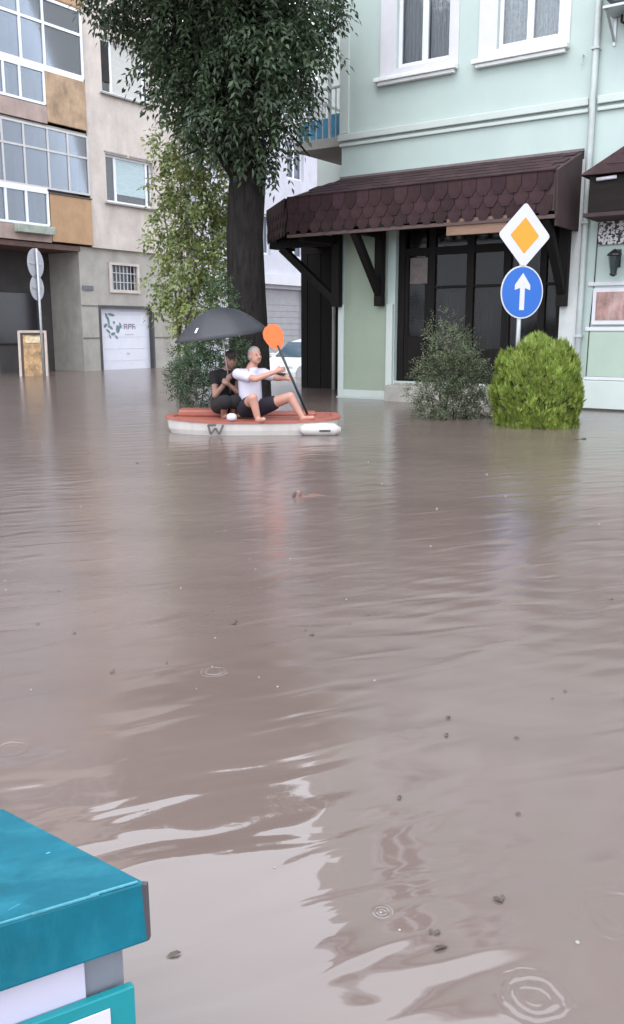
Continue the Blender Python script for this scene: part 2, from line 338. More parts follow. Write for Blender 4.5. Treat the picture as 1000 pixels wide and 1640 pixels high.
# right hand ground storey: recessed panels, base band
for z0, z1 in ((2.02, 2.08), (1.30, 1.36), (.50, .55)): MB().box((4.86, -.03, z0), (5.94, -.002, z1)).build('panel_moulding', m_white, MR, mo, bevel=.006)
MB().box((4.86, -.012, .56), (5.94, -.002, 1.295)).build('mint_panel', m_mintpanel, MR, mo)
MB().box((4.62, -.06, .03), (5.94, -.002, .49)).build('base_band', m_mintpale, MR, mo, bevel=.01)
MB().box((4.62, -.045, GZ), (5.94, -.003, .028)).build('base_strip', mat('dark_base_strip', (.06, .058, .055), .8), MR, mo)  # dark strip along the foot of the wall, below the base band
MB().box((4.42, -.055, .49), (4.71, -.002, 4.0)).build('grey_pilaster', mat('grey_pilaster_render', (.52, .53, .52), .9, .1, 2, .004, dirt=.5, dirtcol=(.3, .3, .29)), MR, mo)
# corner pillar panels
pp = MB().box((-.03, -.05, .02), (.10, -.002, 1.80)).box((1.06, -.05, .02), (1.20, -.002, 1.80)).box((.10, -.05, .02), (1.06, -.002, .16))
pp.build('pillar_border', m_mintpale, MR, mo, bevel=.008)
MB().box((.102, -.018, .162), (1.058, -.002, 3.2)).build('pillar_panel', mat('shaded_olive_mint_render', (.27, .315, .245), .9, .06, 1.5, .002, 90, dirt=.3, dirtcol=(.25, .26, .2)), MR, mo)  # olive panel colour, also darkened for the shade under the canopy
MB().box((-.05, -.07, GZ), (1.215, -.003, .018)).build('pillar_base', m_mintpale, MR, mo)
MB().box((1.22, -.35, GZ), (4.42, -.003, .30)).box((1.22, -.002, GZ + .1), (4.40, .3, .35)).build('shop_step', m_concrete, MR, mo, bevel=.02)
# shop front: door, glazing bays
sf = MB()
for a, b in ((1.225, 1.36), (1.86, 1.99), (2.62, 2.76), (3.32, 3.46), (3.98, 4.10), (4.30, 4.398)): sf.box((a, .10, .36), (b, .2, 3.245))
sf.box((1.36, .105, 2.66), (4.30, .195, 2.80)).box((1.36, .105, 3.12), (4.30, .195, 3.245))
for a, b in ((1.99, 2.62), (2.76, 3.32), (3.46, 3.98), (4.10, 4.30)): sf.box((a, .105, .36), (b, .195, .98)).box((a, .11, 2.06), (b, .19, 2.11))
sh = sf.build('shop_front', m_timber, MR, mo, bevel=.006)
MB().box((1.36, .12, .36), (1.86, .18, 1.2)).box((1.36, .12, 1.2), (1.44, .18, 2.66)).box((1.78, .12, 1.2), (1.86, .18, 2.66)).build('door', m_timber, sh, mo, bevel=.005)
for a, b in ((1.99, 2.62), (2.76, 3.32), (3.46, 3.98), (4.10, 4.30), (1.44, 1.78)):
    for z0, z1 in ((.98 if a > 1.5 else 1.2, 2.66), (2.80, 3.12)): MB().box((a, .145, z0), (b, .151, z1)).build('pane', m_glass_shop, sh, mo)
MB().box((1.48, .095, 2.16), (1.84, .118, 2.62)).build('notice', mat('dark_notice', (.10, .075, .07), .5, .3, 9), sh, mo)
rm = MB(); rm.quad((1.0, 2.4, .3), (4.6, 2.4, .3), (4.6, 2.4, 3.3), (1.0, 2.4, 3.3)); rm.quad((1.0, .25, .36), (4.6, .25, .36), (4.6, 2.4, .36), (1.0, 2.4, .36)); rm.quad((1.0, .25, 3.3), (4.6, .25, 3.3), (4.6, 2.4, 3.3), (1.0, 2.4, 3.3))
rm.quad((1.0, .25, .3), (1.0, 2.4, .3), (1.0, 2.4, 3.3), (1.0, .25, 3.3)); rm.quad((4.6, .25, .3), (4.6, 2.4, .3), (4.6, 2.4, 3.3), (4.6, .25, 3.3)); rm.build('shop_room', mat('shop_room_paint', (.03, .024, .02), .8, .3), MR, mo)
cc = MB()
for a, b, d in ((2.04, 2.60, 0), (2.80, 3.05, 1), (4.12, 4.28, 2)):
    n = 24
    for k in range(n):
        x0, x1 = a + (b - a) * k / n, a + (b - a) * (k + 1) / n; y0, y1 = .32 + .03 * math.sin(k * 1.4), .32 + .03 * math.sin((k + 1) * 1.4)
        cc.quad((x0, y0, .95), (x1, y1, .95), (x1, y1, 2.0), (x0, y0, 2.0))
cc.build('cafe_curtain', mat('cafe_curtain_cloth', (.30, .26, .23), .9, .4, 10, stretch=(6, 6, .4)), sh, mo, smooth=True)
# closed door in the right-hand part (out of frame for the most part)
MB().box((5.95, .08, .1), (7.2, .14, 2.6)).build('side_door', m_timber, MR, mo)
# balcony in the re-entrant corner
bl = MB().box((-1.32, .28, 4.80), (-.002, 1.998, 4.98)).build('balcony', mat('balcony_slab', (.50, .47, .45), .9, .1, 3, .003, dirt=.5, dirtcol=(.3, .26, .24)), MR, mo, bevel=.01)
for k in range(9):
    MB().box((-1.29 + k * .155, .31, 4.982), (-1.27 + k * .155, .33, 5.86)).build('railing_bar', m_white, bl, mo)
for k in range(1, 9): MB().box((-1.29, .31 + k * .2, 4.982), (-1.27, .33 + k * .2, 5.86)).build('railing_bar', m_white, bl, mo)
MB().box((-1.31, .295, 5.862), (-.02, .345, 5.90)).box((-1.31, .346, 5.862), (-1.26, 1.99, 5.90)).build('handrail', m_white, bl, mo)
MB().box((-.52, .30, 4.982), (-.47, .35, 7.6)).build('balcony_post', m_white, bl, mo)
MB().box((-1.0, 1.93, 5.0), (-.2, 1.998, 7.2)).build('balcony_door', m_pvc, bl, mo, bevel=.01)
MB().box((-1.27, .36, 4.99), (-.55, .385, 5.36)).box((-.50, .36, 4.99), (-.1, .385, 5.42)).build('blue_screen', mat('blue_plastic_sheet', (.10, .34, .52), .5, .3, 5), bl, mo)
# dark porch under the side canopy
po = MB().box((-2.40, 2.0, 3.0), (-.003, VB, 3.195)).build('porch', m_timberh, MR, mo)
n = 13
for k in range(n):
    a = -2.40 + k * (2.40 - .01) / n
    MB().box((a + .004, 2.0 + .012 * (k % 2), GZ), (a + 2.39 / n - .004, 2.06, 2.998)).build('plank', m_timber, po, mo)
MB().box((-2.42, 2.062, GZ), (-.004, VB, 2.998)).build('porch_wall', m_timber, po, mo)
MB().tube([(-1.42, 1.90, GZ), (-1.42, 1.90, 3.18)], .045, 10).build('porch_post', mat('grey_post', (.30, .29, .28), .6, .1), po, mo, smooth=True)
MB().box((-1.12, 1.93, .2), (-.35, 1.995, 2.35)).build('porch_door', mat('porch_door_paint', (.016, .014, .014), .35, .3), po, mo, bevel=.01)

# ------------------------------------------------------------------ canopy over the shop front
CR = uvroot('shop_canopy', 0, 0, 0)
tag(CR, 'long brown shingled canopy on dark timber brackets over the shop front', 'canopy')
EV, ZT, ZB, ZW = -1.12, 3.70, 3.11, 4.13
edge = [(4.62, EV), (-.45, EV), (-1.95, .18), (-1.95, 1.995)]; wallp = [(4.62, 0), (-.002, 0), (-.002, .3), (-.002, 1.995)]
def roof_deck():
    mb = MB()
    for k in range(3):
        e0, e1, w0, w1 = edge[k], edge[k + 1], wallp[k], wallp[k + 1]
        mb.hexa([(*e0, ZT - .05), (*e1, ZT - .05), (*w1, ZW - .05), (*w0, ZW - .05), (*e0, ZT), (*e1, ZT), (*w1, ZW), (*w0, ZW)])
    return mb
roof_deck().build('roof_deck', m_fascia, CR)
fb = MB()
for k in range(3):
    (a, b), (c, d) = edge[k], edge[k + 1]; nx, ny = (b - d), (c - a); l = math.hypot(nx, ny); nx, ny = -nx / l * .04, -ny / l * .04
    if k == 0: nx, ny = 0, .04
    fb.hexa([(a, b, ZB), (c, d, ZB), (c + nx, d + ny, ZB), (a + nx, b + ny, ZB), (a, b, ZT + .01), (c, d, ZT + .01), (c + nx, d + ny, ZT + .01), (a + nx, b + ny, ZT + .01)])
fb.build('fascia_board', m_fascia, CR)
MB().hexa([(4.62, EV + .05, ZB - .22), (4.66, EV + .05, ZB - .22), (4.66, 0, ZB - .22), (4.62, 0, ZB - .22), (4.62, EV, ZT), (4.66, EV, ZT), (4.66, 0, ZW), (4.62, 0, ZW)]).build('end_board', m_fascia, CR)
MB().box((-.46, EV - .022, ZB - .115), (4.64, EV + .05, ZB - .060)).build('drip_rail', mat('faded_rail', (.075, .045, .042), .8, .2, 5), CR)
# shingles: pointed tongues on the fascia, courses on the roof
sw = .252
def tongue(wd, hh, th=.014):
    return MB().prism([(-wd / 2 + .004, 0), (-wd / 2 + .004, -hh * .62), (-wd * .22, -hh), (wd * .22, -hh), (wd / 2 - .004, -hh * .62), (wd / 2 - .004, 0)], 0, -th)
proto = None
for r in range(3):
    for k in range(21):
        u = -.45 + sw * (k + (.5 if r % 2 == 0 else 0)) + (.0 if r % 2 == 0 else .0)
        if u < -.34 or u > 4.56: continue
        if proto is None: proto = tongue(sw, .30).build('shingle', m_shingle, CR); o = proto
        else: o = copy_obj(proto, CR)
        z = ZT + .015 - r * .185
        o.location = (u, EV - .004 - .006 * (2 - r), z); o.rotation_euler = (-.035 + random.uniform(-.02, .01), 0, random.uniform(-.012, .012))
d = Vector((-1.5, 1.3, 0)); L0 = d.length; ang = math.atan2(1.3, -1.5)
for r in range(3):
    for k in range(8):
        t = (k + (.5 if r % 2 else .0)) * sw
        if t > L0 - .1 or t < .1: continue
        p = Vector((-.45, EV, 0)) + d.normalized() * t; nrm = Vector((-1.3, -1.5, 0)).normalized()
        o = copy_obj(proto, CR); o.location = (p.x + nrm.x * (.004 + .006 * (2 - r)), p.y + nrm.y * (.004 + .006 * (2 - r)), ZT + .015 - r * .185); o.rotation_euler = (-.035, 0, ang + math.pi)
roofp = None; slope = math.atan2(ZW - ZT, -EV); SL = math.hypot(ZW - ZT, EV)
for r in range(5):
    for k in range(19):
        u = 4.60 - .14 - .27 * k - (.135 if r % 2 else 0)
        s = r * SL / 5
        lim = -.45 + .45 * (s / SL)
        if u - .12 < lim: continue
        if roofp is None:
            roofp = MB().hexa([(-.132, -.05, 0), (.132, -.05, 0), (.132, .25, -.004), (-.132, .25, -.004), (-.132, -.05, .014), (.132, -.05, .014), (.132, .25, .004), (-.132, .25, .004)]).build('roof_shingle', m_shingle, CR); o = roofp
        else: o = copy_obj(roofp, CR)
        o.location = (u, EV + math.cos(slope) * s, ZT + math.sin(slope) * s + .008); o.rotation_euler = (slope + random.uniform(-.01, .015), 0, random.uniform(-.01, .01))
MB().bar((4.66, 0, ZW + .02), (-.02, 0, ZW + .02), .07, .04).build('flashing', mat('lead_flashing', (.16, .13, .13), .7, .2), CR)
# brackets
def bracket(u, ex, ey, z0=1.76):
    b = MB().box((u - .085, -.185, z0), (u + .085, -.056, 3.12))
    b.bar((u + ex * .02, -.1, z0 + .18), (u + ex, -.1 + ey, 3.02), .13, .13).bar((u, -.06, 3.06), (u + ex * 1.1, ey * 1.1, 3.06), .13, .13)
    b.build('bracket', m_timber, CR, bevel=.008)
bracket(.95, 0, -.92); bracket(4.47, 0, -.92, 1.70)
b = MB().box((-.09, -.20, 1.76), (.075, -.056, 3.12)).bar((-.04, -.13, 1.88), (-1.35, -.10, 2.92), .14, .14).bar((-.03, -.12, 3.0), (-1.6, -.10, 3.0), .16, .16).bar((-.03, -.13, 3.0), (-.25, -1.0, 3.0), .14, .14).box((-1.62, -.18, 2.92), (-1.46, .5, 3.10))
b.build('corner_bracket', m_timber, CR, bevel=.008)
for k in range(9): MB().bar((.3 + k * .53, -.06, 3.62), (.3 + k * .53, EV + .06, 3.56), .09, .12).build('rafter', m_timberh, CR)
MB().box((-.4, EV + .06, 3.13), (4.6, EV + .17, 3.28)).build('edge_beam', m_timberh, CR)
MB().box((2.80, EV + .01, 2.84), (3.86, EV + .06, 3.105)).build('hanging_board', m_signwood, CR, bevel=.006)

# ------------------------------------------------------------------ small hipped canopy further right
SR = uvroot('door_canopy', 5, 0, 3); so_ = (5, 0, 3)
tag(SR, 'small brown hipped canopy on the mint wall at the right edge', 'canopy')
MB().poly([(4.86, -.75, 3.64), (7.4, -.75, 3.64), (6.7, -.02, 4.28), (5.55, -.02, 4.28)]).poly([(4.86, -.75, 3.64), (5.55, -.02, 4.28), (4.86, -.02, 3.64)]).poly([(7.4, -.75, 3.64), (7.4, -.02, 3.64), (6.7, -.02, 4.28)]).poly([(4.86, -.75, 3.64), (4.86, -.02, 3.64), (7.4, -.02, 3.64), (7.4, -.75, 3.64)]).build('roof', m_shingle, SR, so_)
rr = random.Random(3)
for r in range(4):
    s = r / 4; z = 3.64 + .64 * s; v = -.75 + .73 * s; l = 4.86 + .69 * s; n = 9
    for k in range(n - r):
        u = l + .20 + .26 * (k + .5)
        if u > 7.3 - .6 * s: continue
        o = copy_obj(roofp, SR, (u - 5, v - .005, z - 3 + .012)); o.rotation_euler = (math.atan2(.64, .73), 0, rr.uniform(-.01, .01))
MB().box((5.0, -.70, 3.08), (7.3, -.02, 3.62)).build('timber_box', m_timberh, SR, so_, bevel=.01)
MB().box((4.95, -.74, 3.02), (7.35, -.02, 3.078)).build('lower_rail', m_fascia, SR, so_)
MB().tube([(5.12, -.725, 3.56), (5.42, -.725, 3.575)], .028, 10).build('tube_light', m_white, SR, so_, smooth=True)
# lace-like pierced valance, lantern, picture
pm = bpy.data.materials.new('speckled_sign'); pm.use_nodes = True; nt = pm.node_tree; L = nt.links.new; p = nt.nodes['Principled BSDF']
tc = N(nt, 'ShaderNodeTexCoord'); vo = N(nt, 'ShaderNodeTexNoise'); vo.inputs['Scale'].default_value = 24; vo.inputs['Detail'].default_value = 2; L(tc.outputs['Object'], vo.inputs['Vector'])
rp = N(nt, 'ShaderNodeValToRGB'); rp.color_ramp.interpolation = 'CONSTANT'; rp.color_ramp.elements[0].color = (.03, .03, .035, 1); rp.color_ramp.elements[1].color = (.62, .61, .61, 1); rp.color_ramp.elements[1].position = .49
L(vo.outputs[0], rp.inputs[0]); L(rp.outputs[0], p.inputs['Base Color']); p.inputs['Roughness'].default_value = .6
PS = uvroot('speckled_sign', 5, 0, 2.7)
tag(PS, 'white board with dense black speckled pattern under the small right-hand canopy', 'sign')
MB().box((4.99, -.06, 2.66), (6.0, -.036, 3.015)).build('board', pm, PS, (5, 0, 2.7)); MB().box((5.0, -.035, 2.7), (5.98, -.003, 2.99)).build('backing', m_timber, PS, (5, 0, 2.7))
LR = uvroot('wall_lantern', 5.3, 0, 2.2); lo = (5.3, 0, 2.2)
tag(LR, 'black metal wall lantern hanging below the speckled board', 'lantern')
MB().box((5.26, -.03, 2.3), (5.36, -.002, 2.58)).bar((5.31, -.02, 2.52), (5.31, -.2, 2.56), .03, .03).build('bracket', m_black, LR, lo)
MB().lathe([(.03, 2.56), (.11, 2.50), (.115, 2.47)], (5.31, -.2, 0), 8).build('cap', m_black, LR, lo)
MB().lathe([(.05, 2.20), (.095, 2.46)], (5.31, -.2, 0), 6).build('lamp_body', mat('smoked_lamp_glass', (.03, .04, .04), .15, .2), LR, lo)
MB().lathe([(.02, 2.15), (.06, 2.18), (.06, 2.199)], (5.31, -.2, 0), 8).build('finial', m_black, LR, lo)
PR = uvroot('framed_picture', 5.3, 0, 1.7); lo = (5.3, 0, 1.7)
tag(PR, 'reddish landscape picture in a pale frame on the mint wall', 'picture')
MB().box((4.96, -.05, 1.40), (6.0, -.031, 1.98)).build('frame', m_white, PR, lo, bevel=.006)
MB().box((5.02, -.056, 1.47), (5.94, -.051, 1.92)).build('print', mat('reddish_print', (.30, .17, .15), .5, .55, 5, dirt=.8, dirtcol=(.5, .42, .4), dscale=3), PR, lo)
# round dark unit on a shelf at the top right
AR = uvroot('wall_unit', 5.15, 0, 6.0); lo = (5.15, 0, 6.0)
tag(AR, 'dark round fan unit on a steel shelf high on the mint wall', 'fan unit')
MB().lathe([(.27, -.5), (.30, -.48), (.30, -.06), (.26, -.04)], (5.22, 0, 6.36), 28, 'y').build('housing', mat('dark_blue_grey_paint', (.05, .06, .065), .45, .2), AR, lo, smooth=False)
MB().lathe([(.16, -.52), (.2, -.505), (.2, -.5005)], (5.22, 0, 6.36), 24, 'y').build('grille', m_metal, AR, lo)
for k in range(8):
    a = k * math.pi / 4; MB().bar((5.22 + .04 * math.cos(a), -.53, 6.36 + .04 * math.sin(a)), (5.22 + .24 * math.cos(a), -.515, 6.36 + .24 * math.sin(a)), .012, .012, (0, 1, 0)).build('grille_spoke', m_metal, AR, lo)
MB().box((4.98, -.52, 6.02), (5.6, -.003, 6.055)).build('shelf', m_metal, AR, lo)
for u in (5.03, 5.5): MB().bar((u, -.01, 5.68), (u, -.48, 6.01), .03, .03).box((u - .02, -.02, 5.62), (u + .02, -.003, 6.018)).build('shelf_bracket', m_metal, AR, lo)
MB().tube([(5.15, -.1, 6.01), (5.16, -.14, 5.9), (5.2, -.2, 5.86), (5.24, -.16, 5.95), (5.24, -.12, 6.01)], .018, 8).build('cable', m_black, AR, lo, smooth=True)

# ------------------------------------------------------------------ left apartment building (facade u = -13)
LU = -13.0
LB = uvroot('apartment_building', LU, 2, GZ); lo = (LU, 2, GZ)
tag(LB, 'weathered beige apartment block with glazed balconies and ochre panels', 'building')
V0, V1, LR_ = -9.0, 9.6, 17.2
storeys = [3.95 + 3.48 * k for k in range(4)]
win = [(5.93, 8.05, 5.44 + 3.33 * k, 6.92 + 3.48 * k) for k in range(4)]
small = (6.06, 7.22, 2.66, 3.46)
lw = MB(); holed_wall(lw, 'u', LU, -.25, 5.22, V1, 3.95, LR_, win)
lw.quad((LU, V1, GZ), (LU - 9, V1, GZ), (LU - 9, V1, LR_), (LU, V1, LR_)); lw.quad((LU, V0, LR_), (LU - 9, V0, LR_), (LU - 9, V1, LR_), (LU, V1, LR_)); lw.quad((LU - 9, V0, GZ), (LU, V0, GZ), (LU, V0, LR_), (LU - 9, V0, LR_))
lw.quad((LU - .005, 5.22, 3.95), (LU - .005, V1, 3.95), (LU - 2, V1, 3.95), (LU - 2, 5.22, 3.95))
lw.build('wall', m_beige, LB, lo)
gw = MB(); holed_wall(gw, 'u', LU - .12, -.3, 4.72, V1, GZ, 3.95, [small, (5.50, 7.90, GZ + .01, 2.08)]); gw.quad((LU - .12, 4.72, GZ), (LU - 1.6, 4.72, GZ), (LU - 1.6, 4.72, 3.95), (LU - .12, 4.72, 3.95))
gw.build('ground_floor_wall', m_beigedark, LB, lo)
MB().box((LU - .115, 4.74, 1.06), (LU - .10, 5.42, 1.09)).box((LU - .115, 4.74, 2.10), (LU - .10, 5.42, 2.125)).box((LU - .115, 8.0, 1.06), (LU - .10, V1, 1.09)).build('wall_groove', mat('grey_joint', (.14, .13, .12), .9), LB, lo)
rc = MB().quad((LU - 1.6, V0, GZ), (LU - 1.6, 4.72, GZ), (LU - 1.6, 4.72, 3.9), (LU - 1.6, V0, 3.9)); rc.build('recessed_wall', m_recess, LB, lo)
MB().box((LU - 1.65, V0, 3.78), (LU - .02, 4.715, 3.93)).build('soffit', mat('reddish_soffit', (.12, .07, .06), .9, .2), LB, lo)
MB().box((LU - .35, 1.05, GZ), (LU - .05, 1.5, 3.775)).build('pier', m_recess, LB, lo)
MB().box((LU - 1.59, 2.55, .9), (LU - 1.52, 4.05, 2.5)).build('shop_window', mat('dark_shop_glass', (.02, .018, .025), .2, .2), LB, lo, bevel=.01)
MB().box((LU - 1.30, -1.5, -.2), (LU - 1.25, 2.35, 3.0)).build('blue_shutter', mat('blue_shutter_paint', (.03, .05, .13), .5, .25, 3), LB, lo)
MB().box((LU - 1.24, -1.5, 3.05), (LU - 1.15, 2.2, 3.6)).build('red_sign_strip', mat('faded_red_sign', (.20, .06, .07), .6, .3), LB, lo)
MB().box((LU - 1.24, 1.5, .8), (LU - 1.2, 2.2, 1.05)).build('letter_box', m_white, LB, lo)
MB().box((LU - .11, 4.80, 2.60), (LU - .09, 5.25, 2.74)).build('street_plate', mat('plate', (.12, .12, .14), .5), LB, lo)
# garage door with printed logo
gd = MB()
gd.box((LU - .30, 5.50, GZ), (LU - .27, 7.90, 2.07)).build('garage_door', mat('white_garage_paint', (.64, .635, .70), .45, .04, 3, dirt=.2, dirtcol=(.5, .5, .5)), LB, lo)
GD = bpy.data.objects['garage_door']
for z in (-.1, .3, .7, 1.1, 1.5, 1.85): MB().box((LU - .27, 5.56, z), (LU - .262, 7.84, z + .012)).build('groove', mat('pale_grey_line', (.58, .58, .64), .6), GD, lo)
fr = MB().box((LU - .27, 5.44, GZ), (LU - .10, 5.53, 2.14)).box((LU - .27, 7.87, GZ), (LU - .10, 7.96, 2.14)).box((LU - .27, 5.53, 2.05), (LU - .10, 7.87, 2.14)); fr.build('garage_frame', mat('dark_frame', (.05, .05, .055), .6), GD, lo)
MB().box((LU - .265, 7.82, 1.96), (LU - .255, 6.5, 1.99)).build('top_strip', m_white, GD, lo)
lg = MB(); r3 = random.Random(4)
for cy, cz, ry, rz, a in ((5.90, 1.80, .05, .12, .5), (6.12, 1.84, .16, .05, -.2), (5.98, 1.62, .05, .14, .2), (5.84, 1.48, .10, .05, .7), (6.05, 1.42, .13, .05, -.5), (6.22, 1.58, .05, .05, 0), (6.38, 1.36, .10, .13, -.3), (6.50, 1.50, .05, .10, .4), (5.96, 1.28, .12, .04, -.7), (6.16, 1.20, .12, .05, .3), (6.30, 1.10, .10, .04, -.8), (6.02, 1.12, .03, .08, .4)):
    pts = []
    for k in range(10):
        t = 2 * math.pi * k / 10; q = .8 + .4 * r3.random(); y, z = ry * q * math.cos(t), rz * q * math.sin(t); pts.append((LU - .2605, cy + y * math.cos(a) - z * math.sin(a), cz + y * math.sin(a) + z * math.cos(a)))
    lg.poly(pts)
lg.build('logo', mat('grey_green_print', (.14, .22, .22), .6, .35, 9), GD, lo)
tx = MB()                                            # three blurred dark capitals beside the logo, a faint line below
for k, y in enumerate((6.66, 6.86, 7.04)):
    tx.box((LU - .2615, y, 1.36), (LU - .260, y + .035, 1.54)).box((LU - .2615, y + .0352, 1.505), (LU - .260, y + .12, 1.54)).box((LU - .2615, y + .0352, 1.43), (LU - .260, y + .11, 1.46))
    tx.box((LU - .2615, y + .1202, 1.36 if k != 1 else 1.44), (LU - .260, y + .15, 1.54 if k != 2 else 1.47))
tx.build('lettering', mat('grey_lettering', (.20, .17, .22), .6), GD, lo)
MB().box((LU - .2615, 6.70, 1.17), (LU - .260, 7.12, 1.20)).box((LU - .2615, 6.74, .50), (LU - .260, 6.9, .56)).build('small_print', mat('faint_print', (.48, .48, .52), .6), GD, lo)
# barred window
bw = MB().box((LU - .3, small[0], small[2]), (LU - .28, small[1], small[3])).build('barred_window', mat('dim_glass', (.05, .055, .06), .15, .3), LB, lo)
MB().box((LU - .118, small[0] - .1, small[2] - .1), (LU - .07, small[1] + .1, small[2])).box((LU - .118, small[0] - .1, small[3]), (LU - .07, small[1] + .1, small[3] + .08)).box((LU - .118, small[0] - .1, small[2]), (LU - .072, small[0], small[3])).box((LU - .118, small[1], small[2]), (LU - .072, small[1] + .1, small[3])).build('frame', m_beige, bw, lo)
for k in range(7): MB().box((LU - .16, small[0] + .08 + k * .165, small[2]), (LU - .145, small[0] + .1 + k * .165, small[3])).build('bar', m_white, bw, lo)
for z in (2.9, 3.2): MB().box((LU - .143, small[0], z), (LU - .13, small[1], z + .02)).build('crossbar', m_white, bw, lo)
# windows on the right strip
m_shade = mat('pale_blue_blind', (.40, .49, .51), .8, .12, 4, stretch=(1, 1, 6))
for k, (a, b, z0, z1) in enumerate(win):
    f = MB()
    for y0, y1 in ((a, a + .07), (a + .42, a + .52), (b - .28, b - .18), (b - .07, b)): f.box((LU - .17, y0, z0), (LU - .10, y1, z1))
    f.box((LU - .168, a + .07, z0), (LU - .102, b - .07, z0 + .07)).box((LU - .168, a + .07, z1 - .07), (LU - .102, b - .07, z1))
    wo_ = f.build('window', m_pvc, LB, lo)
    MB().box((LU - .138, a + .05, z0 + .05), (LU - .133, b - .05, z1 - .05)).build('pane', m_glass_dim if k != 1 else m_glass, wo_, lo)
    if k == 0: MB().box((LU - .130, a + .525, z0 + .30), (LU - .124, b - .285, z1 - .075)).build('blind', m_shade, wo_, lo)
    if k == 1: MB().box((LU - .098, a + .075, z0 + .35), (LU - .09, a + .415, z1 - .075)).build('dark_opening_panel', m_dark, wo_, lo)  # dark panel painted for the unlit room behind an open sash
    if k: MB().box((LU - .130, a + .525, z0 + .08), (LU - .124, b - .285, z1 - .075)).build('blind', mat('ivory_blind', (.46, .45, .42), .8, .1, 4, stretch=(1, 1, 6)), wo_, lo)
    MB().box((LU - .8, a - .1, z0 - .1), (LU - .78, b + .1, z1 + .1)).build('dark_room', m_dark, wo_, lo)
    MB().box((LU + .002, a - .1, z0 - .07), (LU + .12, b + .1, z0 - .02)).build('sill', mat('grey_sill', (.30, .28, .27), .8, .15), wo_, lo)
    for j in range(2): MB().box((LU + .002, a - .05 + j * 1.1, z1 + .04), (LU + .03, a + .95 + j * 1.1, z1 + .08)).build('lintel_strip', mat('grey_sill', (.3, .28, .27)), wo_, lo)
# glazed balconies
m_frame = mat('white_balcony_frame', (.74, .76, .80), .5, .05, 4, dirt=.2, dirtcol=(.5, .48, .48))
m_back = [mat('balcony_back_%s' % n, c, .9, .2, 2) for n, c in (('lilac', (.30, .32, .42)), ('grey', (.24, .25, .29)), ('blue', (.22, .28, .36)), ('olive', (.16, .13, .08)), ('pale', (.50, .52, .50)))]
def glazing(name, rows, cols, skip=(), backs=None, fm=m_frame, pu=.04, w=.07, gm=None, thick=()):
    f = MB()
    for a in cols:
        zz0 = rows[0] if a < 3.9 and 0 not in [s for s in skip if s == 0] else rows[0]
        f.box((LU - .02, a - w / 2, rows[0]), (LU + pu, a + w / 2, rows[-1]))
    for i, z in enumerate(rows):
        hw = w / 2 * (2.2 if i in thick else 1)
        f.box((LU - .022, cols[0], z - hw), (LU + pu + .004, cols[-1], z + hw))
    g = f.build(name, fm, LB, lo)
    for i in range(len(rows) - 1):
        for j in range(len(cols) - 1):
            MB().box((LU - .002, cols[j] + w / 2, rows[i] + w / 2), (LU + .003, cols[j + 1] - w / 2, rows[i + 1] - w / 2)).build('pane', gm or m_glass_dim, g, lo)
            if backs:
                bi = backs[(i * 5 + j) % len(backs)]
                MB().box((LU - .5 - .01 * ((i + j) % 2), cols[j], rows[i]), (LU - .49, cols[j + 1], rows[i + 1])).build('curtain', m_back[bi], g, lo)
    return g
# floor levels: first (low), second (up), plus the ones above the frame
def floor_balcony(dz, first):
    if first:
        glazing('glazed_balcony', [5.55 + dz, 6.64 + dz, 7.28 + dz], [-4.6, -3.2, -1.8, -.4, .8, 2.02, 2.77, 3.64, 4.40, 5.18], backs=[1, 0, 1, 1, 3, 1, 0, 1], w=.06, pu=.03, fm=mat('greyed_frame', (.50, .48, .48), .6, .08))
        glazing('lower_glazing', [4.45 + dz, 5.45 + dz], [.6, 2.0, 2.72, 3.50], backs=[1, 1, 0], w=.07, pu=.05, thick=(1,))
        MB().box((LU - .02, 3.58, 4.0 + dz), (LU + .06, 5.20, 5.40 + dz)).build('ochre_panel', m_ochre, LB, lo, bevel=.01)
        MB().box((LU + .0, 3.56, 5.402 + dz), (LU + .09, 5.22, 5.44 + dz)).build('panel_cap', mat('rusty_cap', (.10, .07, .05), .8), LB, lo)
        MB().box((LU - .02, V0, 3.96 + dz), (LU + .05, 3.56, 4.40 + dz)).build('band', m_band, LB, lo)
        MB().box((LU + .06, 2.2, 4.16 + dz), (LU + .26, 3.55, 4.40 + dz)).build('flower_box', mat('faded_green_box', (.30, .33, .28), .8, .25, 4), LB, lo, bevel=.02)
    else:
        glazing('glazed_balcony', [8.96 + dz, 10.20 + dz, 10.88 + dz], [-4.6, -3.2, -1.8, -.4, .8, 2.05, 2.86, 3.70, 5.14], backs=[4, 2, 0, 2, 1, 4, 0, 0], w=.075, thick=(0,))
        glazing('lower_glazing', [7.94 + dz, 8.86 + dz], [-.8, .6, 2.2, 2.76, 3.62], backs=[1, 2, 4, 1], w=.07)
        MB().box((LU - .02, 3.66, 7.46 + dz), (LU + .06, 5.18, 8.88 + dz)).build('painted_panel', m_ochrepaint, LB, lo, bevel=.01)
        MB().box((LU - .02, V0, 7.40 + dz), (LU + .05, 3.655, 7.88 + dz)).build('band', m_band, LB, lo)
        MB().box((LU - .6, 3.66, 10.94 + dz), (LU + .05, 5.2, 11.4 + dz)).build('ochre_soffit', m_ochre, LB, lo)
floor_balcony(0, True); floor_balcony(0, False)
floor_balcony(6.96, True)
MB().box((LU - 1.2, V0, 3.95), (LU - 1.19, 5.215, LR_ - .05)).box((LU - 1.18, 5.19, 3.95), (LU - .03, 5.215, LR_ - .05)).build('balcony_back_wall', m_recess, LB, lo)
for z in (7.3, 10.95, 14.3): MB().box((LU - 1.17, V0, z + .0), (LU - .025, 5.18, z + .08)).build('balcony_floor', m_concrete, LB, lo)
MB().box((LU - .02, V0, 14.4), (LU + .03, 5.2, LR_ - .02)).build('attic_wall', m_beige, LB, lo)
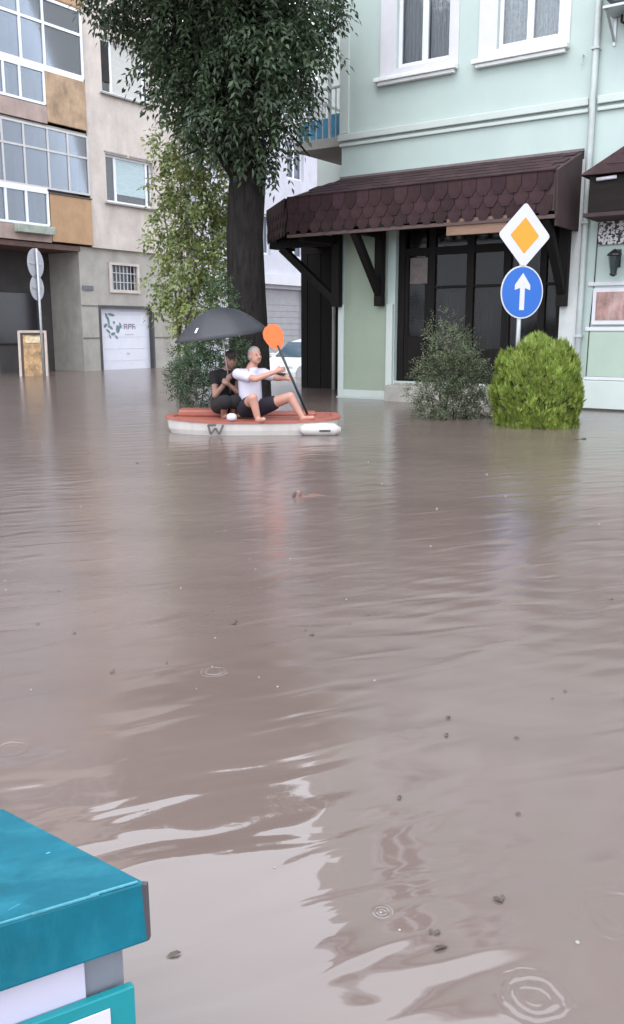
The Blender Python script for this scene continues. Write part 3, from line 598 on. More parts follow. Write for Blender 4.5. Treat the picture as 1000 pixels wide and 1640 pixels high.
MB().box((LU - 9.2, V0 - .2, LR_ + .002), (LU + .35, V1 + .2, LR_ + .3)).build('roof_edge', m_concrete, LB, lo)

# ------------------------------------------------------------------ buildings further down the side street
def far_block(name, u0, v0, v1, top, wallm, label, shutters):
    R = uvroot(name, u0, v0, GZ); o_ = (u0, v0, GZ); tag(R, label, 'building')
    hs_ = []
    z = 4.3
    while z + 1.6 < top:
        v = v0 + .9
        while v + 1.2 < v1: hs_.append((v, v + 1.15, z, z + 1.55)); v += 2.3
        z += 3.1
    sh_ = [(v0 + a, v0 + b, GZ + .01, 3.0) for a, b in shutters]
    mb = MB(); holed_wall(mb, 'u', u0, -.25, v0, v1, GZ, top, hs_ + sh_)
    mb.quad((u0, v0, GZ), (u0 - 8, v0, GZ), (u0 - 8, v0, top), (u0, v0, top)); mb.quad((u0, v1, GZ), (u0, v1, top), (u0 - 8, v1, top), (u0 - 8, v1, GZ)); mb.quad((u0, v0, top), (u0 - 8, v0, top), (u0 - 8, v1, top), (u0, v1, top))
    mb.build('wall', wallm, R, o_)
    MB().box((u0 + .002, v0, 3.15), (u0 + .25, v1, 3.55)).build('cornice', m_white, R, o_)
    for a, b, c, d_ in hs_:
        f = MB().box((u0 - .2, a, c), (u0 - .12, a + .08, d_)).box((u0 - .2, b - .08, c), (u0 - .12, b, d_)).box((u0 - .2, (a + b) / 2 - .05, c), (u0 - .12, (a + b) / 2 + .05, d_)).box((u0 - .198, a + .08, c), (u0 - .122, b - .08, c + .08)).box((u0 - .198, a + .08, d_ - .08), (u0 - .122, b - .08, d_))
        wn_ = f.build('window', m_pvc, R, o_); MB().box((u0 - .17, a + .05, c + .05), (u0 - .165, b - .05, d_ - .05)).build('pane', mat('far_glass', (.10, .11, .15), .08, .3, .4), wn_, o_)
    for a, b, c, d_ in sh_:
        s_ = MB().box((u0 - .2, a, c), (u0 - .17, b, d_)).build('roller_shutter', mat('grey_shutter', (.30, .29, .30), .6, .1), R, o_)
        for k in range(12): MB().box((u0 - .168, a + .05, c + .25 * k + .05), (u0 - .155, b - .05, c + .25 * k + .22)).build('slat', mat('grey_shutter', (.3, .29, .3)), s_, o_)
    return R
m_lilac = mat('lilac_grey_render', (.48, .47, .52), .9, .1, 2, .004, dirt=.4, dirtcol=(.33, .32, .36))
far_block('town_house', -12.7, 9.9, 21.0, 11.5, m_lilac, 'pale lilac grey house with roller shutters behind the white car', [(3.6, 6.6), (7.4, 10.2)])
far_block('terrace_house', -12.9, 21.3, 40, 10, mat('warm_grey_render', (.42, .39, .36), .9, .1, 2), 'warm grey terraced house at the far end of the side street', [(3, 6)])
# wall closing the side street, seen between tree and mint building
er = uvroot('end_house', -13, 41, GZ); tag(er, 'pale house closing off the far end of the side street', 'building')
MB().box((-20, 40.5, GZ), (6, 48, 12)).build('wall', m_lilac, er, (-13, 41, GZ)); MB().box((-20.3, 40.2, 12.002), (6.3, 48.3, 12.4)).build('roof_edge', m_fascia, er, (-13, 41, GZ))

# ------------------------------------------------------------------ parked white car in the side street
def car():
    base = at(437, 600, 25.6); ang = math.atan2(-V[1], -V[0])
    R = empty('parked_car', (base[0], base[1], GZ), ang); tag(R, 'white parked car half hidden beyond the tree trunk', 'car')
    # local: x forward, origin at front bumper centre
    prof = [(0, .35), (.03, .62), (-.12, .78), (-.95, .95), (-1.65, 1.42), (-2.1, 1.5), (-3.2, 1.47), (-3.85, 1.05), (-4.1, .98), (-4.15, .4), (-3.9, .28), (-.2, .28)]
    hw = .84; bm = bmesh.new(); rings = []
    for y, k in ((-hw, .0), (-hw * .8, 1), (hw * .8, 1), (hw, 0)):
        r = []
        for x, z in prof:
            zz = z if z < .97 else (z if k else z - (z - .96) * .12)
            yy = y * (1 if z < 1.0 else .82) if not k else y * (1 if z < 1.0 else .86)
            r.append(bm.verts.new((x * (1 if k else .985) - (0 if k else .02), yy, zz)))
        rings.append(r)
    n = len(prof)
    for a, b in zip(rings, rings[1:]):
        for j in range(n): bm.faces.new((a[j], a[(j + 1) % n], b[(j + 1) % n], b[j]))
    bm.faces.new(rings[0]); bm.faces.new(list(reversed(rings[-1])))
    bmesh.ops.recalc_face_normals(bm, faces=bm.faces)
    me = bpy.data.meshes.new('body'); bm.to_mesh(me); bm.free(); me.materials.append(mat('white_car_paint', (.75, .76, .77), .25, .02, coat=.6))
    o = bpy.data.objects.new('body', me); COL.objects.link(o); o.parent = R; bv = o.modifiers.new('b', 'BEVEL'); bv.width = .04; bv.segments = 3; bv.limit_method = 'ANGLE'; bv.angle_limit = .4
    gm = mat('car_glass', (.05, .09, .12), .05, .2, spec=.9)
    MB().quad((-.99, -.66, .985), (-.99, .66, .985), (-1.60, .60, 1.405), (-1.60, -.60, 1.405)).build('windscreen', gm, R, (-.012, 0, -.016))
    MB().quad((-3.24, -.58, 1.44), (-3.24, .58, 1.44), (-3.80, .62, 1.10), (-3.80, -.62, 1.10)).build('rear_window', gm, R, (.012, 0, -.016))
    for s in (-1, 1):
        MB().poly([(-1.25, s * .845, 1.0), (-1.75, s * .745, 1.36), (-2.35, s * .745, 1.38), (-2.35, s * .845, 1.0)]).build('side_window', gm, R)
        MB().poly([(-2.45, s * .845, 1.0), (-2.45, s * .745, 1.38), (-3.15, s * .745, 1.35), (-3.5, s * .845, 1.02)]).build('side_window', gm, R)
        MB().lathe([(.12, -.03), (.13, 0), (.10, .03)], (-.06, s * .6, .66), 14, 'x').build('headlight', mat('headlight_lens', (.6, .62, .64), .1, .1), R)
        MB().box((-1.28, s * .86, .98), (-1.16, s * 1.0, 1.09)).build('mirror', MATS['white_car_paint'], R, bevel=.02)
        for x in (-.8, -3.3):
            wh = MB().lathe([(.2, -.1), (.31, -.095), (.32, 0), (.31, .095), (.2, .1)], (x, s * .78, .32), 22, 'y').build('wheel', mat('tyre_rubber', (.02, .02, .02), .9), R)
            MB().lathe([(.19, -.105), (.1, -.12)], (x, s * .78, .32), 14, 'y').build('rim', m_metal, wh)
    MB().box((-.02, -.5, .42), (.035, .5, .56)).build('grille', m_black, R)
    MB().box((.03, -.26, .33), (.045, .26, .44)).build('number_plate', m_white, R)
car()
# second pale car roof further back behind the boaters
# ------------------------------------------------------------------ foliage tools
def leaf_mesh(name, P, D, Nn, Ls, Ws, m, parent, off, kind=None):
    """many folded leaves: base P, direction D, normal Nn, length, width (numpy arrays)"""
    n = len(P); D = D / np.linalg.norm(D, axis=1, keepdims=True); S = np.cross(D, Nn); S /= np.maximum(np.linalg.norm(S, axis=1, keepdims=True), 1e-6); Nn = np.cross(S, D)
    Ls = Ls[:, None]; Ws = Ws[:, None]
    a = P; tip = P + D * Ls - Nn * Ls * .12; mid = P + D * Ls * .45 + Nn * Ws * -.12
    l = P + D * Ls * .42 + S * Ws * .5 + Nn * Ws * .12; r = P + D * Ls * .42 - S * Ws * .5 + Nn * Ws * .12
    v = np.stack([a, l, tip, r], 1).reshape(-1, 3) - np.array(off)
    idx = np.arange(n) * 4
    tri = np.stack([idx, idx + 1, idx + 2, idx, idx + 2, idx + 3], 1).reshape(-1)
    me = bpy.data.meshes.new(name); me.vertices.add(4 * n); me.vertices.foreach_set('co', v.ravel())
    me.loops.add(6 * n); me.loops.foreach_set('vertex_index', tri); me.polygons.add(2 * n); me.polygons.foreach_set('loop_start', np.arange(2 * n) * 3); me.polygons.foreach_set('loop_total', np.full(2 * n, 3))
    me.update(); me.validate(); me.materials.append(m)
    o = bpy.data.objects.new(name, me); COL.objects.link(o); o.parent = parent
    if kind: o['kind'] = kind
    return o
def unit(a): return a / np.maximum(np.linalg.norm(a, axis=-1, keepdims=True), 1e-9)
def pinnate(centers, dirs, nl, ll, lw, droop):
    """compound leaves: centres (n,3), directions"""
    n = len(centers); dirs = unit(dirs); side = unit(np.cross(dirs, RNG.normal(size=(n, 3)) * .4 + np.array([0, 0, 1.]))); nor = np.cross(side, dirs)
    P, D, NN, LL, WW = [], [], [], [], []
    R = ll * 2.6
    for k in range(nl):
        t = (k // 2 + 1) / (nl // 2 + 1); s = 1 if k % 2 else -1
        if k == nl - 1: s = 0
        base = centers + dirs * (R * t) + np.array([0, 0, -1.]) * (droop * R * t * t)
        d = dirs * (.55 if s else 1.) + side * s * .85 + np.array([0, 0, -1.]) * droop * .9 + RNG.normal(size=(n, 3)) * .16
        P.append(base); D.append(d); NN.append(nor + RNG.normal(size=(n, 3)) * .35); LL.append(ll * RNG.uniform(.75, 1.25, n)); WW.append(lw * RNG.uniform(.8, 1.2, n))
    return np.concatenate(P), np.concatenate(D), np.concatenate(NN), np.concatenate(LL), np.concatenate(WW)
def limb(mb, p0, p1, r0, r1, bend=.12, n=6, sides=9):
    p0, p1 = np.array(p0, float), np.array(p1, float); off = RNG.normal(size=3) * bend * np.linalg.norm(p1 - p0)
    pts = [p0 + (p1 - p0) * t + off * math.sin(math.pi * t) for t in np.linspace(0, 1, n)]
    mb.tube(pts, list(np.linspace(r0, r1, n)), sides); return pts

# ------------------------------------------------------------------ big street tree
TB = at(397, 590, 16.4)
TR = empty('street_tree', (TB[0], TB[1], GZ)); to = (TB[0], TB[1], GZ)
tag(TR, 'large dark green tree with a thick trunk between the boat and the canopy', 'tree')
tb = np.array([TB[0], TB[1], 0.])
tr = MB()
pts = [tb + np.array(p) for p in ((0, 0, GZ), (.0, 0, .1), (.03, .02, 1.0), (0, 0, 2.0), (-.02, 0, 3.0), (.05, -.05, 3.9), (.1, -.05, 4.6))]
tr.tube(pts, [.52, .44, .37, .35, .33, .33, .30], 16)
tops = []
for q, r0 in (((-1.3, -.6, 6.8), .17), ((-.9, -.9, 7.5), .19), ((.2, -.3, 7.7), .2), ((.75, -.9, 7.0), .17), ((.6, -.2, 6.4), .12), ((-.9, .7, 7.5), .15), ((-1.35, .1, 6.1), .12), ((.5, -1.3, 6.2), .12)):
    pl = limb(tr, tb + np.array((.05, -.03, 3.7 + .5 * RNG.random())), tb + np.array(q), r0, .04, .08, 7); tops.append(pl)
for pl in tops:
    for k in range(5):
        b0 = pl[2 + k % 5]; limb(tr, b0, b0 + unit(RNG.normal(size=3) * np.array([1, 1, .6])) * RNG.uniform(.7, 1.3), .04, .012, .1, 4, 5)
tk = tr.build('trunk', m_bark, TR, to, smooth=True)
# crown: clumps with gaps
def clump_points(clumps, per):
    P, Dv = [], []
    for (c, r) in clumps:
        n = int(per * r[0] * r[1] * r[2] ** .7 * 2.2) if hasattr(r, '__len__') else int(per * r ** 2.4)
        rr = np.array(r if hasattr(r, '__len__') else (r, r, r * .85))
        d = unit(RNG.normal(size=(n, 3))); q = RNG.uniform(.35, 1, n) ** .5
        P.append(np.array(c) + d * q[:, None] * rr); Dv.append(d + np.array([0, 0, -.35]) + RNG.normal(size=(n, 3)) * .45)
    return np.concatenate(P), np.concatenate(Dv)
cl = []
def PX(x, y, D): return at(x, y, D)
for x, y, D, r in [(200, 20, 16.2, .55), (235, 60, 16.0, .6), (180, -40, 16.4, .7), (215, 115, 16.0, .42), (245, 150, 16.1, .45), (275, 185, 16.2, .42), (260, 90, 16.5, .6), (300, 120, 15.7, .6), (320, 30, 15.6, .75), (280, -30, 15.8, .8),
                   (350, 170, 15.6, .6), (390, 110, 15.3, .75), (400, 190, 15.6, .5), (420, 40, 15.2, .8), (380, -20, 15.4, .85), (450, 150, 15.4, .55), (470, 90, 15.3, .6), (495, 30, 15.3, .6), (520, 70, 15.6, .38), (490, 130, 15.7, .42), (530, 10, 15.5, .42), (545, -30, 15.7, .45), (470, 190, 15.8, .34), (440, 225, 16.0, .35), (455, 255, 16.2, .25),
                   (330, 215, 15.9, .32), (360, 230, 16.0, .28), (410, 235, 15.95, .3), (310, 60, 17.2, .9), (420, 80, 17.2, .9), (370, 150, 17.0, .7), (470, -20, 16.6, .9)]:
    x = x + (42 if x < 285 else 0) - (20 if x > 480 else 12 if x > 440 else 0); r = r * (.85 if x < 320 or x > 440 else 1)
    cl.append((PX(x, y, D), r))
for k in range(26):                                   # upper crown above the frame
    a = RNG.uniform(0, 6.28); rr_ = RNG.uniform(.2, 2.0); z = RNG.uniform(6.9, 7.9); s = 1 - max(0, (z - 7.2) / 2)
    cl.append((tb + np.array([-.6 + rr_ * s * math.cos(a), -.6 + rr_ * .8 * s * math.sin(a), z]), RNG.uniform(.55, .7)))
cp, cdv = clump_points(cl, 470)
P_, D_, N_, L_, W_ = pinnate(cp, cdv, 7, .125, .050, .45)
m_leaf = mat('dark_tree_leaf', (.052, .080, .040), .5, .6, 1.1, trans=.28, island=.45, spec=.5)
leaf_mesh('crown', P_, D_, N_, L_, W_, m_leaf, TR, to, 'stuff')
# lighter young tree behind it, to the left
Y0 = at(285, 585, 18.4); YR = empty('young_tree', (Y0[0], Y0[1], GZ)); yo = (Y0[0], Y0[1], GZ); yb = np.array([Y0[0], Y0[1], 0.])
tag(YR, 'slender young tree with bright yellow green leaves left of the thick trunk', 'tree')
ys = MB(); ends = []
for k, (q, r) in enumerate((((.15, .1, 5.0), .05), ((.55, 0, 4.7), .05), ((-.25, .1, 4.0), .04), ((.9, .1, 4.2), .04), ((.4, -.2, 3.4), .035))):
    ends.append(limb(ys, yb + np.array((.04 * k - .08, .03 * (k % 2), GZ)), yb + np.array(q), r, .012, .06, 8, 7))
for pl in ends:
    for k in range(9): b0 = pl[3 + k % 5]; limb(ys, b0, b0 + unit(RNG.normal(size=3)) * RNG.uniform(.3, .7), .014, .005, .1, 4, 4)
ys.build('trunk', mat('grey_young_bark', (.16, .15, .13), .9, .2), YR, yo, smooth=True)
yc = []
for x, y, r in [(275, 225, .32), (300, 250, .38), (340, 270, .36), (265, 300, .28), (310, 310, .42), (355, 320, .36), (275, 355, .32), (330, 370, .42), (365, 400, .34), (265, 390, .26), (300, 420, .40), (345, 440, .36), (285, 465, .34), (320, 485, .3), (255, 445, .2), (262, 485, .2), (350, 235, .24), (300, 520, .26), (335, 520, .24), (370, 350, .26)]:
    yc.append((at(x, y, 18.3 + RNG.uniform(-.4, .4)), r))
cp, cdv = clump_points(yc, 1350)
P_, D_, N_, L_, W_ = pinnate(cp, cdv, 5, .105, .058, .35)
leaf_mesh('crown', P_, D_, N_, L_, W_, mat('young_tree_leaf', (.23, .28, .10), .45, .35, 3, trans=.35, island=.5), YR, yo, 'stuff')

# ------------------------------------------------------------------ shrubs
def shrub(name, label, base, clumps, per, ll, lw, m, nl=5, droop=.1, stems=10, sr=.012):
    R = empty(name, (base[0], base[1], GZ)); tag(R, label, 'shrub'); o_ = (base[0], base[1], GZ)
    st = MB()
    for c, r in clumps:
        limb(st, np.array([base[0] + RNG.normal() * .08, base[1] + RNG.normal() * .08, GZ]), c, sr, .004, .08, 6, 5)
    st.build('stems', mat('brown_stem', (.10, .08, .06), .9, .2), R, o_, smooth=True)
    cp, cdv = clump_points(clumps, per); cdv[:, 2] += .5
    a = pinnate(cp, cdv, nl, ll, lw, droop); leaf_mesh('foliage', *a, m, R, o_, 'stuff'); return R
m_sg = mat('grey_green_leaf', (.10, .125, .065), .6, .3, 3, trans=.25, island=.45)
b = onz(722, 650); cl = []
for x, y, r in [(700, 640, .3), (740, 640, .3), (680, 655, .2), (765, 650, .24), (720, 600, .3), (695, 590, .24), (745, 590, .28), (770, 610, .24), (715, 555, .24), (700, 530, .15), (735, 545, .17), (705, 505, .08), (750, 560, .15), (678, 600, .13), (675, 570, .08), (668, 628, .14), (730, 660, .3), (690, 668, .18), (770, 660, .2), (728, 515, .08)]:
    cl.append((at(x, y, 13.4 + RNG.uniform(-.3, .3)), r))
shrub('open_shrub', 'loose grey green shrub with upright shoots left of the road sign', at(722, 650, 13.5), cl, 5200, .048, .016, m_sg)
cl = []
for x, y, r in [(300, 600, .3), (330, 590, .32), (290, 625, .22), (320, 625, .3), (345, 560, .3), (310, 565, .26), (360, 600, .3), (295, 575, .22), (350, 630, .25), (280, 605, .15), (345, 520, .26), (355, 480, .24), (335, 545, .26), (350, 455, .2), (372, 560, .24)]:
    cl.append((at(x, y, 15.2 + RNG.uniform(-.25, .25)), r))
shrub('dark_shrub', 'dark green shrub under the umbrella behind the boat', at(320, 620, 15.2), cl, 3600, .05, .022, mat('dark_shrub_leaf', (.045, .085, .035), .6, .3, 3, trans=.2, island=.4))
# clipped round thuja: upright flattened sprays
tc_ = at(862, 612, 12.25); TH = empty('thuja_bush', (tc_[0], tc_[1], GZ)); tho = (tc_[0], tc_[1], GZ)
tag(TH, 'dense round bright green thuja bush below the round blue sign', 'bush')
nT = 5200
d = unit(RNG.normal(size=(nT, 3))); d = d[d[:, 2] > -.75]; nT = len(d)
lump = 1 + .09 * np.sin(d[:, 0] * 7 + 1) * np.sin(d[:, 1] * 6) + .05 * np.sin(d[:, 2] * 9 + d[:, 0] * 4)
q = np.where(RNG.random(nT) < .75, RNG.uniform(.84, 1.0, nT), RNG.uniform(.5, .85, nT)) * lump
egg = np.array([.60, .60, .74]); wid = 1 + .10 * (-d[:, 2])
B = np.array([tc_[0], tc_[1], .50]) + d * egg * (q * np.clip(wid, .9, 1.1))[:, None]
B[:, 2] = np.maximum(B[:, 2], -.02)
up = unit(d * .55 + np.array([0, 0, 1.0]) + RNG.normal(size=(nT, 3)) * .22)
side = unit(np.cross(up, d) + RNG.normal(size=(nT, 3)) * .45)
nl_ = 900; an = RNG.uniform(0, 6.283, nl_); dl = np.stack([np.cos(an), np.sin(an), np.full(nl_, -.2)], 1); rl_ = RNG.uniform(.45, .545, nl_)
B = np.concatenate([B, np.stack([tc_[0] + rl_ * np.cos(an), tc_[1] + rl_ * np.sin(an), RNG.uniform(-.06, .2, nl_)], 1)]); d = np.concatenate([d, dl]); nT = len(B)
up = np.concatenate([up, unit(dl * .5 + np.array([0, 0, 1.]) + RNG.normal(size=(nl_, 3)) * .2)]); side = np.concatenate([side, unit(np.cross(up[-nl_:], dl) + RNG.normal(size=(nl_, 3)) * .45)])
P_, D_, N_, L_, W_ = [], [], [], [], []
for k in range(9):                                     # fan of scale-like twigs
    s = (k - 4) / 4; P_.append(B + up * (.02 * abs(4 - abs(k - 4)) / 4) + side * s * .012); D_.append(up + side * s * .75 + RNG.normal(size=(nT, 3)) * .08); N_.append(np.cross(side, up) + RNG.normal(size=(nT, 3)) * .15)
    L_.append(RNG.uniform(.075, .125, nT) * (1 - .35 * abs(s))); W_.append(np.full(nT, .016))
leaf_mesh('foliage', np.concatenate(P_), np.concatenate(D_), np.concatenate(N_), np.concatenate(L_), np.concatenate(W_), mat('thuja_green', (.21, .28, .05), .6, .35, 2.5, trans=.22, island=.4), TH, tho, 'stuff')
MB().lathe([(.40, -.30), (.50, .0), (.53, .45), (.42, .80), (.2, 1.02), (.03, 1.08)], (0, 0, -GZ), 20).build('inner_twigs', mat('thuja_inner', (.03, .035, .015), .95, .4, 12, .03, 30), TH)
tt = MB(); limb(tt, (0, 0, 0), (0, 0, .5), .06, .04, .05); tt.build('trunk', m_bark, TH)

# ------------------------------------------------------------------ road sign
sp = at(829, 560, 12.95); SG = empty('road_sign', (sp[0], sp[1], GZ), math.radians(24)); 
tag(SG, 'priority road diamond above a blue round ahead-only sign on a grey pole', 'road sign')
zr = -GZ
MB().tube([(0, 0, 0), (0, 0, 3.0 + zr)], .032, 12).build('pole', m_metal, SG, smooth=True)
zd = at(836, 377, 12.9)[2] + zr; zc = at(831, 468, 12.9)[2] + zr
def plate(pts, y0, y1): return MB().prism(pts, y0, y1)
dm = lambda r: [(0, -r), (r, 0), (0, r), (-r, 0)]
def sh(pts, z): return [(a, b + z) for a, b in pts]
def rdm(r, c=.05, n=5):
    pts = []
    for k in range(4):
        a = math.pi / 2 * k - math.pi / 2; cx, cz = (r - c * 1.414) * math.cos(a), (r - c * 1.414) * math.sin(a)
        for j in range(n): t = a - math.pi / 4 + (math.pi / 2) * j / (n - 1); pts.append((cx + c * math.cos(t), cz + c * math.sin(t)))
    return pts
circ = lambda r: [(r * math.cos(2 * math.pi * k / 40), r * math.sin(2 * math.pi * k / 40)) for k in range(40)]
m_sw = mat('sign_white', (.54, .53, .56), .4, .03); m_sy = mat('sign_yellow', (.60, .27, .008), .4, .05); m_sb = mat('sign_blue', (.006, .10, .42), .4, .06)
d1 = plate(sh(rdm(.455), zd), -.040, -.046).build('diamond_plate', m_sw, SG); plate(sh(rdm(.25, .02), zd), -.0465, -.049).build('yellow_diamond', m_sy, d1); plate(sh(rdm(.45), zd), -.034, -.039).build('plate_back', m_metal, d1)
d2 = plate(sh(circ(.372), zc), -.040, -.046).build('round_plate', m_sw, SG); plate(sh(circ(.352), zc), -.0465, -.0485).build('blue_field', m_sb, d2); plate(sh(circ(.368), zc), -.034, -.039).build('plate_back', m_metal, d2)
plate(sh([(-.042, -.25), (.042, -.25), (.042, .06), (.135, .03), (.135, .10), (0, .27), (-.135, .10), (-.135, .03), (-.042, .06)], zc), -.049, -.051).build('arrow', m_sw, d2)
for z in (zd - .15, zd + .15, zc - .15, zc + .15): MB().box((-.08, -.034, z), (.08, .036, z + .03)).build('clamp', m_metal, SG)

# ------------------------------------------------------------------ left: sign seen from behind, menu board
lp = at(70, 590, 24.6); LP = empty('sign_post', (lp[0], lp[1], GZ), math.radians(255)); tag(LP, 'grey post with two round sign backs in front of the dark recess', 'sign post')
MB().tube([(0, 0, 0), (0, 0, at(70, 398, 24.6)[2] + zr)], .035, 10).build('pole', m_metal, LP, smooth=True)
for y, r in ((422, .40), (461, .34)):
    z = at(70, y, 24.6)[2] + zr
    pb = plate(sh(circ(r), z), -.040, -.046).build('sign_back', mat('dull_grey_sign_back', (.42, .42, .46), .6, .1), LP); MB().box((-r * .7, -.034, z - .02), (r * .7, -.02, z + .02)).build('rib', m_metal, pb)
    plate(sh(circ(r * .97), z), -.047, -.050).build('sign_face', mat('faded_sign_face', (.5, .3, .3), .5), pb)
ab = onz(56, 602); AB = empty('menu_board', (ab[0], ab[1], GZ), math.radians(12)); tag(AB, 'pavement menu board with pale wooden frame and brown food picture', 'menu board')
m_pw = mat('pale_wood', (.52, .43, .38), .7, .12, 5); ht = at(55, 530, ab[1])[2] + zr
hw_ = .37
f = MB().bar((-hw_, -.25, 0), (-hw_, 0, ht), .07, .05, (0, 1, 0)).bar((hw_, -.25, 0), (hw_, 0, ht), .07, .05, (0, 1, 0)).bar((-hw_, 0, ht - .02), (hw_, 0, ht - .02), .06, .07).bar((-hw_, -.2, .25), (hw_, -.2, .25), .05, .06); f.build('front_frame', m_pw, AB)
MB().bar((-hw_, .25, 0), (-hw_, .03, ht), .06, .05, (0, 1, 0)).bar((hw_, .25, 0), (hw_, .03, ht), .06, .05, (0, 1, 0)).build('rear_frame', m_pw, AB)
def slant(y0, z0, x0, x1, z1, dy): a = -.25 * (1 - z0 / ht) - dy; b = -.25 * (1 - z1 / ht) - dy; return MB().hexa([(x0, a, z0), (x1, a, z0), (x1, a + .012, z0), (x0, a + .012, z0), (x0, b, z1), (x1, b, z1), (x1, b + .012, z1), (x0, b + .012, z1)])
pn = slant(0, .27, -.33, .33, ht - .06, .0).build('board', mat('dark_board', (.06, .035, .02), .6, .2), AB)
pm2 = mat('food_print', (.40, .24, .11), .5, .8, 4, dirt=1., dirtcol=(.09, .04, .02), dscale=3.5)
slant(0, .45, -.26, .26, ht - .12, .014).build('picture', pm2, pn)
slant(0, ht - .34, -.2, .22, ht - .16, .028).build('title_strip', mat('cream_print', (.6, .47, .3), .5, .3, 12), pn)

# ------------------------------------------------------------------ teal lidded bin close to the camera
BA = np.array([-.213, 1.007, .60])
e2 = np.array([-.80, -.60, 0]); e1 = np.array([-.60, .80, 0])
BN = empty('street_bin', (BA[0] + e1[0] * .3 + e2[0] * .25, BA[1] + e1[1] * .3 + e2[1] * .25, GZ)); bo = tuple(BN.location)
tag(BN, 'teal lidded bin with grey body and white panels in the near left corner', 'bin')
def bp(a, b, z): return tuple(BA * np.array([1, 1, 0]) + e1 * a + e2 * b + np.array([0, 0, z]))
m_teal = mat('teal_plastic', (.002, .108, .155), .5, .22, 7, .0006, 120, dirt=.35, dirtcol=(.05, .28, .34), dscale=6, spec=.25)
m_teal2 = mat('bright_teal_plastic', (.004, .2, .23), .35, .1, 5, spec=.5)
sl_, tl_ = -.30, .11; zt = lambda a, b: .60 + sl_ * a + tl_ * b
W_b, D_b, th = .50, .62, .078
lid = MB()
P0 = [(0, 0), (D_b, 0), (D_b, W_b), (0, W_b)]
lid.hexa([bp(a, b, zt(a, b) - th - (.01 if a == 0 else 0)) for a, b in P0] + [bp(a + (.003 if a == 0 else -.003), b + (.003 if b == 0 else -.003), zt(a, b)) for a, b in P0])
lid.build('lid', m_teal, BN, bo, bevel=.004)
m_wear = mat('worn_edge', (.05, .22, .28), .7, .5, 30, dirt=.6, dirtcol=(.01, .2, .26), dscale=25)
rw = random.Random(5); we = MB(); q = .012
while q < W_b - .05:                                     # chipped paint along the front edge of the lid
    l = rw.uniform(.02, .09); j = rw.uniform(-.0012, .0012); we.bar(bp(.005 + j, q, zt(0, q) + .0004), bp(.005 + j + rw.uniform(-.001, .001), q + l, zt(0, q + l) + .0004), rw.uniform(.0012, .0032), .002); q += l * rw.uniform(.45, .98)
we.build('worn_edge', m_wear, BN, bo)['kind'] = 'stuff'
sc2 = MB()
for k in range(16):                                      # scuffs on the lid top
    a, b, l, t = rw.uniform(.03, .4), rw.uniform(.04, .4), rw.uniform(.006, .03), rw.uniform(-.6, .6); a2, b2 = a + l * math.sin(t), b + l * math.cos(t)
    sc2.bar(bp(a, b, zt(a, b) + .0002), bp(a2, b2, zt(a2, b2) + .0002), rw.uniform(.001, .0035), .001)
sc2.build('scuffs', m_wear, BN, bo)['kind'] = 'stuff'
MB().bar(bp(.004, .0035, zt(0, 0) - .003), bp(.0035, .003, zt(0, 0) - th - .006), .008, .008).build('corner_seam', mat('dark_rubber_seam', (.06, .05, .06), .7, .2), BN, bo)
body = MB(); ins = .022
def bx(a0, a1, b0, b1, z0, z1, mb): mb.hexa([bp(a0, b0, z0), bp(a1, b0, z0), bp(a1, b1, z0), bp(a0, b1, z0), bp(a0, b0, z1), bp(a1, b0, z1), bp(a1, b1, z1), bp(a0, b1, z1)]); return mb
body.hexa([bp(a, b, GZ) for a, b in ((ins, ins), (D_b - .03, ins), (D_b - .03, W_b - .03), (ins, W_b - .03))] + [bp(a, b, zt(a, b) - th * .8) for a, b in ((ins, ins), (D_b - .03, ins), (D_b - .03, W_b - .03), (ins, W_b - .03))])
bdy = body.build('body', mat('grey_bin_plastic', (.16, .17, .20), .5, .08, 6), BN, bo, bevel=.02)
def sheared(b0, b1, z0a, z1a, a, dep, name, m, par):
    mb = MB(); mb.hexa([bp(a, b0, z0a + tl_ * b0), bp(a, b1, z0a + tl_ * b1), bp(a - dep, b1, z0a + tl_ * b1), bp(a - dep, b0, z0a + tl_ * b0), bp(a, b0, z1a + tl_ * b0), bp(a, b1, z1a + tl_ * b1), bp(a - dep, b1, z1a + tl_ * b1), bp(a - dep, b0, z1a + tl_ * b0)]); return mb.build(name, m, par, bo, bevel=.002)
sheared(.085, W_b - .04, .440, .525, ins - .001, .006, 'white_panel', mat('white_bin_panel', (.44, .42, .52), .35, .06, 4), bdy)
tf = sheared(.024, W_b - .032, .1, .452, ins - .0075, .012, 'teal_front', m_teal2, bdy)
lb_ = sheared(.06, .36, .18, .434, ins - .0200, .002, 'label', mat('white_label', (.52, .5, .58), .35, .04, 4), tf)
for k in range(3): sheared(.075 + .02 * k, .20 + .03 * k, .395 - .03 * k, .403 - .03 * k, ins - .0222, .0008, 'print_line', mat('grey_print', (.25, .24, .32), .5, .3), tf)

